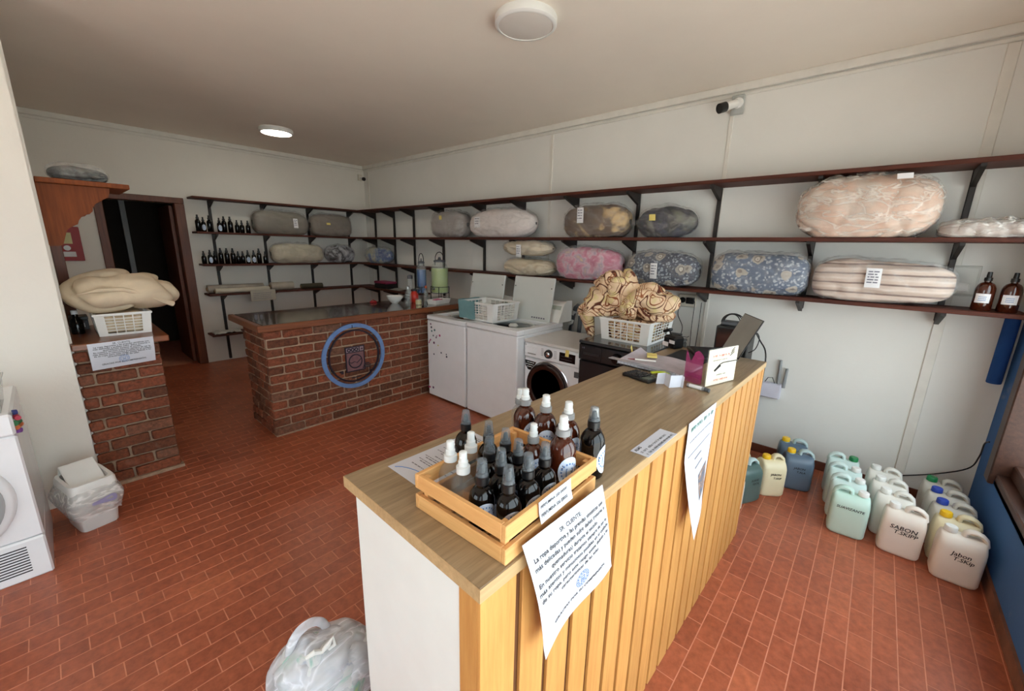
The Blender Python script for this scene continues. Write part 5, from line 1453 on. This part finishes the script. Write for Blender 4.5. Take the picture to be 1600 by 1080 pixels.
for i in range(4):
    (xa, ya), (xb, yb) = bt[i], bt[(i+1) % 4]
    m_.add([(xa, ya, 0), (xb, yb, 0), (xb*1.1, yb*1.15, 0.05), (xa*1.1, ya*1.15, 0.05), (xa*0.97, ya*0.95, 0.003), (xb*0.97, yb*0.95, 0.003), (xb*1.07, yb*1.1, 0.05), (xa*1.07, ya*1.1, 0.05)], [(0, 1, 2, 3), (7, 6, 5, 4), (3, 2, 6, 7)])
m_.obj('tray', M['plasticw'], t, smooth=False)
for i in range(9):
    MB().tube([(bt[0][0]*1.1+0.0293*i+0.0, -0.0675, 0.01), (bt[0][0]*1.1+0.0293*i, -0.0695, 0.045)], 0.0015, 5).obj('rib', M['plasticw'], t)
t = thing('sachet', 'pink sachets heaped in the white tray', 'sachet', (2.96, 3.79, KT+0.0045))
MB().grid(sack_fn(0.13, 0.07, 0.055, 31, 2.2, 1.0, 0.008), 20, 12, True).obj('sachet', M['pink'], t); MB().grid(lambda u, v: tuple(Vector(sack_fn(0.07, 0.05, 0.03, 33, 2.2, 1.0, 0.006)(u, v))+Vector((0.06, 0.01, 0.015))), 16, 10, True).obj('sachet', plain('red_sachet', (150, 50, 60), 0.4), t)
for lb, x, y, m_ in (('small red object at the brick counter\'s back edge', 2.43, 4.28, M['red']), ('small black object at the brick counter\'s back right', 2.86, 4.30, M['blackpl'])):
    t = thing('small_holder', lb, 'holder', (x, y, KT)); MB().rbox(-0.04, 0.04, -0.015, 0.015, 0, 0.02, 0.005).obj('body', m_, t); MB().tube([(-0.03, 0, 0.018), (0, 0, 0.035), (0.03, 0, 0.018)], 0.004, 6).obj('loop', m_, t)

# ------------------------------------------------------------------ jerrycans
def can_body(W, D, H):
    """stacked rounded-rectangle sections with sloping shoulders"""
    n_ = 32; secs = [(0, .86, .84), (.008, .95, .93), (.022, 1, 1), (.62*H, 1, 1), (.72*H, .99, .97), (.80*H, .96, .86), (.865*H, .93, .62), (.89*H, .91, .42), (.90*H, .88, .3)]
    vs = []; fs = []
    for z, a, b in secs:
        for i in range(n_):
            th = 2*PI*i/n_
            vs.append((W/2*a*sp(math.cos(th), 0.38), D/2*b*sp(math.sin(th), 0.38), z))
    for k in range(len(secs)-1):
        for i in range(n_):
            j = (i+1) % n_; fs.append((k*n_+i, k*n_+j, (k+1)*n_+j, (k+1)*n_+i))
    fs.append(tuple(range(n_))[::-1]); fs.append(tuple(range((len(secs)-1)*n_, len(secs)*n_)))
    return MB().add(vs, fs)
def jerrycan(label, x, y, rz, body, capm, cap_side=-1, text=None, W=0.183, D=0.142, H=0.285, group=None, topm=None, tz=0.58, ts=0.026):
    """front face at local -y; cap toward local +/-x"""
    t = thing('jerrycan', label, 'jerrycan', (x, y, 0.0003), rz, group)
    b = can_body(W, D, H).obj('body', body, t, angle=60)
    hm = topm or body
    s = -cap_side
    h = MB(); hx0, hx1 = s*0.002, s*(W/2-0.012)
    pts = [(hx0, 0, .86*H), (hx0+s*0.003, 0, .965*H), (hx0+s*0.016, 0, 1.0*H), ((hx0+hx1)/2, 0, 1.005*H), (hx1-s*0.020, 0, .985*H), (hx1-s*0.003, 0, .93*H), (hx1+s*0.002, 0, .82*H)]
    h.tube(pts, [0.013, 0.012, 0.0115, 0.0115, 0.0115, 0.012, 0.014], 10)
    o = h.obj('handle', hm, t, angle=60); o.scale = (1, 1.9, 1)
    cx = cap_side*(W/2-0.042)
    MB().lathe([(0.026, .84*H), (0.026, .90*H), (0.021, .91*H), (0.021, .95*H)], 20, (cx, 0, 0)).obj('neck', hm, t)
    MB().lathe([(0.0255, .915*H), (0.026, .925*H), (0.0255, .995*H), (0.022, 1.01*H), (0.001, 1.012*H)], 20, (cx, 0, 0)).obj('cap', capm, t)
    if text:
        mk_ = MB()
        for i, ln in enumerate(text):
            fn = lambda xx, yy: (xx, -D/2-0.0012+0.0*yy, tz*H+yy)
            put_text(mk_, ln, ts*(1 if i == 0 else 0.9), fn, 0.012*i, -i*0.026, 'CENTER', 0.0004, slant=0.15)
        mk_.obj('handwriting', M['marker'], t, smooth=False)
    return t
# local -y must face world -x : rz = -90 deg ; local +x = world -y
RC = math.radians(-90)
pw = M['plasticw']
ga, gb, gc = 'aqua jerrycans along the right wall', 'white jerrycans in the middle row', 'jerrycans in the row by the window wall'
jerrycan('front aqua jerrycan with handwritten word, nearest of its row', 3.010, -0.108, RC+0.06, M['c_aqua'], pw, 1, ['SUAVIZANTE'], group=ga, ts=0.022, tz=0.63)
jerrycan('second aqua jerrycan of its row, white cap', 3.180, -0.086, RC+0.05, M['c_aqua2'], pw, 1, group=ga)
jerrycan('third aqua jerrycan of its row, white cap', 3.345, -0.060, RC+0.05, M['c_aqua2'], pw, 1, group=ga)
jerrycan('rearmost aqua jerrycan with green cap against the right wall', 3.520, -0.040, RC+0.05, M['c_aqua2'], M['green'], 1, group=ga)
jerrycan('front white jerrycan marked in black handwriting, middle row', 3.005, -0.345, RC, M['c_soap'], pw, -1, ['SABON', 'T.SKIPP'], group=gb, ts=0.034)
jerrycan('second white jerrycan of the middle row', 3.165, -0.303, RC, M['c_white'], pw, -1, group=gb, W=0.175)
jerrycan('third white jerrycan of the middle row', 3.325, -0.278, RC, M['c_white'], pw, -1, group=gb, W=0.175)
jerrycan('rearmost white jerrycan of the middle row', 3.490, -0.255, RC, M['c_white'], pw, -1, group=gb, W=0.175)
jerrycan('front soap jerrycan with lowercase handwriting beside the blue wall', 2.935, -0.560, RC, M['c_soap'], pw, -1, ['Jabon', 'T.SKip'], group=gc, ts=0.032)
jerrycan('jerrycan with yellow cap, second in the row by the blue wall', 3.093, -0.555, RC, M['c_cream'], M['yellow'], -1, group=gc)
jerrycan('jerrycan with blue cap, third in the row by the blue wall', 3.245, -0.552, RC, M['c_grey'], M['bluecap'], -1, group=gc)
jerrycan('jerrycan with blue cap, fourth in the row by the blue wall', 3.397, -0.540, RC, M['c_grey'], M['bluecap'], -1, group=gc)
jerrycan('jerrycan with green cap, rearmost in the row by the blue wall', 3.552, -0.528, RC, M['c_grey'], M['green'], -1, group=gc)
gd = 'jerrycans behind the counter\'s right end'
jerrycan('cream jerrycan with yellow cap and handwriting near the counter end', 3.160, 0.335, math.radians(-52), M['c_cream'], M['yellow'], -1, ['JABON', 'T.SKIP'], group=gd, ts=0.022, W=0.165)
jerrycan('dark green filled jerrycan with white cap next to the counter end', 2.955, 0.445, math.radians(-28), M['c_green'], pw, -1, ['SUAVE', 'TEXTIL'], group=gd, ts=0.022, topm=M['c_paleblue'])
jerrycan('blue grey jerrycan with yellow cap, front of the pair at the wall', 3.385, 0.205, math.radians(-72), M['c_bluegrey'], M['yellow'], -1, ['JABON', 'T.ALA'], group=gd, ts=0.022, topm=M['c_paleblue'])
jerrycan('blue grey jerrycan with yellow cap, rear of the pair at the wall', 3.565, 0.265, math.radians(-78), M['c_bluegrey'], M['yellow'], -1, group=gd, topm=M['c_paleblue'])
jerrycan('cream jerrycan without label behind the green filled one', 3.13, 0.555, math.radians(-35), M['c_cream'], pw, -1, group=gd)
jerrycan('cream jerrycan farthest back behind the counter end', 3.245, 0.665, math.radians(-40), M['c_cream'], pw, -1, group=gd)
jerrycan('white jerrycan peeking out right behind the slatted counter end', 2.735, 0.50, math.radians(-20), M['c_white'], pw, -1, ['SUAV'], group=gd, ts=0.03)

# ------------------------------------------------------------------ bin and carrier bag on the floor
bn = thing('waste_bin', 'white swing top waste bin with printed liner by the white wall', 'bin', (-0.050, 3.275, 0), math.radians(13))
def loft(secs, n_=28, e=0.3):
    vs = []; fs = []
    for z, a, b in secs:
        for i in range(n_):
            th = 2*PI*(i+0.5)/n_; vs.append((a*sp(math.cos(th), e), b*sp(math.sin(th), e), z))
    for k in range(len(secs)-1):
        for i in range(n_): j = (i+1) % n_; fs.append((k*n_+i, k*n_+j, (k+1)*n_+j, (k+1)*n_+i))
    return MB().add(vs, fs), n_
b_, n_ = loft([(0, .080, .112), (0.004, .084, .116), (0.25, .103, .142), (0.25, .098, .137), (0.02, .08, .11)]); b_.f.append(tuple(range(n_))[::-1]); b_.obj('body', M['plasticw'], bn, angle=50)
r_, n_ = loft([(0.245, .106, .146), (0.285, .104, .142), (0.300, .097, .135), (0.300, .080, .118), (0.262, .080, .118)], 36); r_.obj('rim', M['plasticw'], bn, angle=50)
lid = Matrix.Translation((0, 0.02, 0.312)) @ Matrix.Rotation(math.radians(34), 4, 'X')
MB().rbox(-0.076, 0.076, -0.105, 0.085, -0.004, 0.004, 0.004, lid).rbox(-0.076, 0.076, 0.077, 0.085, -0.10, 0.004, 0.003, lid).obj('swing_lid', M['plasticw'], bn)
def liner(u, v):
    th = 2*PI*u; z = 0.262-0.165*v
    k = 1+0.16*math.sin(PI*min(1, v*1.1))+0.05*v+0.06*mnoise.noise(Vector((math.cos(th)*2.2, math.sin(th)*2.2, v*3)))
    k += 0.08*max(0, math.cos(th-2.6))**3*math.sin(PI*v)
    return (0.106*k*sp(math.cos(th), 0.4), 0.146*k*sp(math.sin(th), 0.4), z+0.012*mnoise.noise(Vector((math.cos(th)*3, math.sin(th)*3, 5)))*v)
ln = MB().grid(liner, 56, 14, True).obj('liner_bag', mat_film('bin_liner_film', 0.5, (226, 224, 220), 0.25), bn, angle=80)
for (th, zz, w_, c_) in ((-1.45, 0.185, 0.032, (146, 140, 176)), (-0.25, 0.175, 0.026, (150, 160, 176))):
    m_ = MB()
    vs = []; 
    for i in range(16):
        a = 2*PI*i/16; uu = ((th+w_*5*math.cos(a))/(2*PI)) % 1; vv = (0.262-(zz+w_*0.7*math.sin(a)))/0.165
        p = Vector(liner(uu, vv)); d = Vector((p.x, p.y, 0)).normalized(); vs.append(tuple(p+d*0.003))
    m_.add(vs, [tuple(range(16))]); m_.obj('print', plain('liner_print_%d' % int(zz*1000), c_, 0.6), ln, smooth=False)
cbg = thing('carrier_bag', 'knotted white plastic carrier bag of clothes on the floor', 'bag', (0.435, 1.265, 0))
el = [((0, 0, 0.12), (0.165, 0.150, 0.13)), ((-0.03, 0.02, 0.17), (0.12, 0.11, 0.09)), ((0.05, -0.02, 0.14), (0.13, 0.12, 0.11))]
soft_star(el, 5, 0.015, 8, 56, 36, (0, 0, 0.13), 0.004, 0.01, 6).obj('contents', mat_blotch('bag_clothes', [(60, 76, 120), (150, 160, 182), (206, 208, 212), (214, 216, 216), (150, 190, 180), (196, 206, 130)], 7, 1.0), cbg, angle=80)
el2 = [(c, (r[0]+0.012, r[1]+0.012, r[2]+0.012)) for c, r in el]+[((-0.02, 0.01, 0.22), (0.055, 0.055, 0.06))]
soft_star(el2, 6, 0.012, 12, 80, 52, (0, 0, 0.14), 0.001, 0.022, 9).obj('plastic_skin', M['bagfilm'], cbg, angle=80)
MB().grid(lambda u, v: ((-0.02+0.06*math.cos(PI*v)*1.1)+0.016*math.cos(2*PI*u), 0.05+0.012*math.sin(2*PI*u), 0.235+0.085*math.sin(PI*v)+0.010*math.sin(2*PI*u)), 10, 18, True).obj('handle_loop', M['bagfilm'], cbg, angle=80)
kt = MB()
kt.tube([(-0.06, -0.03, 0.272), (-0.035, -0.04, 0.284), (-0.012, -0.045, 0.272), (0.012, -0.05, 0.288), (0.028, -0.045, 0.300), (0.03, -0.055, 0.276), (0.008, -0.05, 0.266)], [0.006, 0.010, 0.008, 0.010, 0.006, 0.009, 0.006], 8)
kt.obj('knot', M['plasticw'], cbg)

# ------------------------------------------------------------------ left back corner: canopy, red board
cn = thing('wooden_canopy', 'wooden canopy with scalloped front board above the brick half wall', 'canopy', (0, 0, 0))
MB().rbox(0.032, 0.437, 3.70, 4.20, 1.960, 1.989, 0.003).obj('top_plank', M['canopy'], cn, smooth=False)
pf = [(0.032, 1.959), (0.345, 1.959), (0.341, 1.933), (0.332, 1.904), (0.30, 1.885), (0.267, 1.86), (0.252, 1.835), (0.248, 1.814), (0.232, 1.797), (0.212, 1.79), (0.192, 1.775), (0.179, 1.755), (0.171, 1.732), (0.150, 1.72), (0.128, 1.705), (0.118, 1.692), (0.104, 1.65), (0.089, 1.604), (0.06, 1.60), (0.032, 1.60)]
MB().prism(pf, 3.745, 3.770, 'xz').obj('scalloped_board', M['canopy'], cn, smooth=False)
MB().prism(pf, 4.15, 4.175, 'xz').obj('scalloped_board', M['canopy'], cn, smooth=False)
ds = thing('leaning_board', 'dark wooden board standing in the shadow behind the half wall', 'board', (0.07, 4.55, 0.0))
MB().rbox(-0.03, 0.03, -0.02, 0.0, 0.0, 1.62, 0.003).obj('board', M['frame'], ds); MB().rbox(-0.035, 0.10, -0.03, 0.02, 1.16, 1.2, 0.003).obj('ledge', M['frame'], ds)
fe = thing('fire_point_board', 'red fire point board with small labels on the back wall', 'sign', (0.215, YB-0.001, 1.585))
MB().rbox(-0.095, 0.09, -0.03, 0, -0.185, 0.185, 0.004).obj('board', M['red'], fe, smooth=False)
MB().box(-0.07, 0.02, -0.032, -0.0305, 0.0, 0.12).obj('label', plain('yellow_white_label', (206, 200, 150), 0.6), fe, smooth=False); MB().box(-0.07, 0.03, -0.032, -0.0305, -0.14, -0.085).obj('label', M['labelw'], fe, smooth=False)
MB().lathe([(0.028, 0), (0.028, 0.002)], 20, mx=Matrix.Translation((-0.03, -0.0305, -0.045)) @ Matrix.Rotation(PI/2, 4, 'X')).obj('badge', M['labelw'], fe, smooth=False)

# ------------------------------------------------------------------ fittings on the right wall
cc = thing('security_camera', 'white bullet security camera on a grey plate high on the right wall', 'camera', (XW-0.0145, 1.045, 2.768))
MB().rbox(-0.022, 0.0, -0.045, 0.045, -0.07, 0.07, 0.004).obj('mount_plate', plain('camera_plate', (176, 178, 174), 0.5), cc)
MB().lathe([(0.038, 0), (0.038, 0.012), (0.028, 0.018)], 24, mx=Matrix.Translation((-0.022, -0.005, 0.01)) @ Matrix.Rotation(-PI/2, 4, 'Y')).obj('base', M['plasticw'], cc)
dv = Vector((-0.75, 0.55, -0.32)).normalized(); p0 = Vector((-0.045, 0.0, 0.005)); p1 = p0+dv*0.10; p2 = p0+dv*0.155
MB().cyl((-0.03, -0.003, 0.01), tuple(p0+dv*0.02), 0.014).obj('arm', M['plasticw'], cc)
MB().cyl(tuple(p0), tuple(p1), 0.028, 0.032, 20).obj('body', M['plasticw'], cc)
MB().cyl(tuple(p1), tuple(p2), 0.036, 0.036, 20).obj('lens_hood', M['blackpl'], cc)
c2 = thing('security_camera', 'tiny white security camera with black lens up in the far corner', 'camera', (XW-0.075, YB-0.02, 2.735))
MB().rbox(-0.045, 0.03, -0.02, 0.005, -0.05, 0.045, 0.003).obj('mount_plate', M['cornice'], c2); MB().cyl((0.005, -0.02, -0.015), (0.0, -0.10, -0.03), 0.026, 0.028, 16).obj('body', M['plasticw'], c2); MB().cyl((0.0, -0.10, -0.03), (-0.001, -0.125, -0.035), 0.029, 0.029, 16).obj('lens_hood', M['blackpl'], c2)
bpn = thing('breaker_panel', 'pale grey breaker panel door on the wall behind the striped duvet', 'panel', (XW-0.0005, -0.40, 1.515))
MB().rbox(-0.012, 0.0, -0.065, 0.072, -0.095, 0.09, 0.003).obj('frame', plain('panel_grey', (206, 206, 198), 0.5), bpn); MB().rbox(-0.016, -0.011, -0.056, 0.062, -0.085, 0.08, 0.002).obj('door', plain('panel_door', (214, 214, 206), 0.45), bpn)
ol = thing('power_outlet', 'white double outlet with black plugs under the lower shelf', 'outlet', (XW-0.0005, 1.245, 1.225))
MB().rbox(-0.03, 0, -0.075, 0.075, -0.055, 0.055, 0.004).obj('plate', M['cornice'], ol); MB().rbox(-0.055, -0.028, -0.066, 0.0, -0.025, 0.03, 0.004).obj('plug', M['blackpl'], ol); MB().lathe([(0.026, 0), (0.026, 0.006)], 18, mx=Matrix.Translation((-0.029, 0.038, 0.002)) @ Matrix.Rotation(-PI/2, 4, 'Y')).obj('socket', M['blackpl'], ol)
def cable(label, pts, r=0.0035, sm=6):
    P = [Vector(p) for p in pts]; out = []
    for i in range(len(P)-1):
        a, b, c, d = P[max(i-1, 0)], P[i], P[i+1], P[min(i+2, len(P)-1)]
        for k in range(sm):
            t_ = k/sm; out.append(0.5*((2*b)+(-a+c)*t_+(2*a-5*b+4*c-d)*t_*t_+(-a+3*b-3*c+d)*t_**3))
    out.append(P[-1])
    return tag(MB().tube(out, r, 6).obj('cable', M['cable']), label, 'cable', 'black cables')
cable('black cable hanging from the outlet down to the black machine', [(3.74, 1.285, 1.20), (3.74, 1.30, 1.10), (3.72, 1.24, 0.99), (3.60, 1.22, 0.90), (3.45, 1.21, 0.78)])
cable('thin black cable from the outlet\'s plug straight down the wall', [(3.745, 1.20, 1.23), (3.735, 1.165, 1.22), (3.735, 1.165, 1.1), (3.735, 1.165, 0.95), (3.74, 1.15, 0.5)], 0.0028)
cable('black cable running down along the wall strip', [(3.775, 1.12, 1.22), (3.775, 1.12, 1.0), (3.77, 1.125, 0.8), (3.77, 1.14, 0.4)], 0.003)
cable('black cable crossing from the window frame to the right wall', [(3.775, -0.30, 0.12), (3.77, -0.50, 0.22), (3.74, -0.64, 0.33), (3.64, -0.655, 0.46), (3.60, -0.652, 0.56), (3.53, -0.655, 0.60)], 0.004)
hs = thing('drain_hose', 'grey drain hose with white clamp looping up behind the front loader', 'hose', (3.60, 2.25, 0))
MB().tube([(0, 0.12, 0.45), (0, 0.11, 0.75), (0, 0.085, 0.90), (-0.01, 0.06, 1.0), (-0.01, 0.045, 1.06), (-0.01, 0.02, 1.085), (-0.01, -0.012, 1.065), (-0.01, -0.02, 1.0), (0, -0.012, 0.9), (0, 0.0, 0.7), (0, 0.02, 0.0)], 0.022, 12).obj('hose', M['hosegrey'], hs)
MB().cyl((-0.01, -0.018, 0.985), (-0.01, -0.021, 1.02), 0.025, n=14).obj('clamp', M['plasticw'], hs); MB().cyl((-0.008, 0.07, 0.985), (-0.01, 0.055, 1.03), 0.026, n=14).obj('clamp', M['lidpl'], hs)
MB().tube([(-0.02, 0.11, 0.88), (-0.03, 0.07, 0.90), (-0.03, 0.06, 0.93)], 0.014, 8).obj('elbow', M['plasticw'], hs)
rt = thing('wifi_router', 'white router with upright grey antennas on the wall behind the counter end', 'router', (XW-0.001, 0.50, 0.505))
MB().rbox(-0.045, 0, -0.07, 0.07, 0, 0.125, 0.006).obj('case', M['routerpl'], rt)
for y, h_, tl in ((-0.045, 0.32, 0.01), (-0.082, 0.26, -0.004)):
    MB().cyl((-0.02, y, 0.10), (-0.02, y+tl, h_), 0.012, 0.010).obj('antenna', M['greyplastic'], rt)
MB().tube([(-0.03, 0.05, 0.12), (-0.035, 0.03, 0.165), (-0.03, 0.0, 0.17), (-0.03, -0.02, 0.125)], 0.003, 6).obj('lead', M['cable'], rt)
# black tower behind the counter with cable loops
tw = thing('black_tower', 'black box shaped tower with coiled cables on top behind the laptop', 'tower', (3.40, 0.75, 0))
MB().rbox(-0.005, 0.20, -0.11, 0.125, 0, 1.10, 0.006).obj('case', M['blackpl'], tw, smooth=False); MB().box(-0.0065, -0.0045, -0.10, 0.115, 0.1, 1.085).obj('front', M['screen'], tw, smooth=False)
pbk = thing('power_brick', 'black power brick with looped cables on top of the black tower', 'adapter', (3.50, 0.79, 1.1005), 0.0)
MB().rbox(-0.05, 0.05, -0.07, 0.07, 0, 0.03, 0.006).obj('case', M['hosegrey'], pbk)
for k in range(3): MB().tube([(0.02*k-0.02+0.0*i, 0.085*math.cos(a)*(0.7+0.15*k), 0.012+0.075*math.sin(a)) for i, a in enumerate([PI*i/14 for i in range(15)])], 0.004, 6).obj('loop', M['cable'], pbk)
cable('black cable looping from the tower over the laptop to the counter end', [(3.45, 0.72, 1.105), (3.40, 0.68, 1.16), (3.1, 0.58, 1.17), (2.80, 0.47, 1.14), (2.62, 0.40, 1.10), (2.585, 0.39, 0.95), (2.58, 0.40, 0.6), (2.585, 0.41, 0.02)], 0.004)
cable('black cable loop at the right side of the black tower', [(3.42, 0.634, 1.02), (3.40, 0.60, 1.08), (3.40, 0.575, 1.04), (3.40, 0.59, 0.96), (3.42, 0.634, 0.92)], 0.0035)
# payment terminal with cradle at the counter's back corner
pt = thing('card_terminal', 'black card terminal with white labels behind the laptop', 'terminal', (2.452, 0.858, CT+0.0035), math.radians(-25))
MB().rbox(-0.04, 0.04, -0.05, 0.05, 0.0, 0.075, 0.012).obj('body', M['blackpl'], pt); MB().box(-0.0415, -0.040, 0.0, 0.045, 0.01, 0.035).obj('label', M['labelw'], pt, smooth=False); MB().box(-0.0415, -0.040, -0.048, -0.006, 0.032, 0.052).obj('label', M['labelw'], pt, smooth=False)
MB().rbox(-0.02, 0.01, -0.02, 0.04, 0.10, 0.118, 0.005, Matrix.Rotation(math.radians(-22), 4, 'X')).obj('handset', M['blackpl'], pt); MB().cyl((0, 0.02, 0.07), (0, 0.045, 0.10), 0.005).obj('stem', M['blackpl'], pt)
ab = thing('power_adapter', 'flat black adapter box behind the basket on the black machine', 'adapter', (3.33, 1.155, 0.9605), 0.1)
MB().rbox(-0.035, 0.035, -0.045, 0.045, 0, 0.04, 0.005).obj('case', M['blackpl'], ab); MB().tube([(0.03, -0.04, 0.015), (0.045, -0.08, 0.012), (0.06, -0.09, 0.02)], 0.003, 6).obj('lead', M['cable'], ab)
cl = thing('rolled_blind', 'rolled blue cloth hanging in the corner by the shop window', 'blind', (3.76, -0.64, 0))
MB().lathe([(0.001, 0.905), (0.030, 0.906), (0.033, 0.91), (0.033, 1.32), (0.001, 1.325)], 20).obj('cloth', M['curtain'], cl); MB().cyl((0, 0, 1.325), (0, 0, 1.34), 0.012).obj('rod', M['steel'], cl)
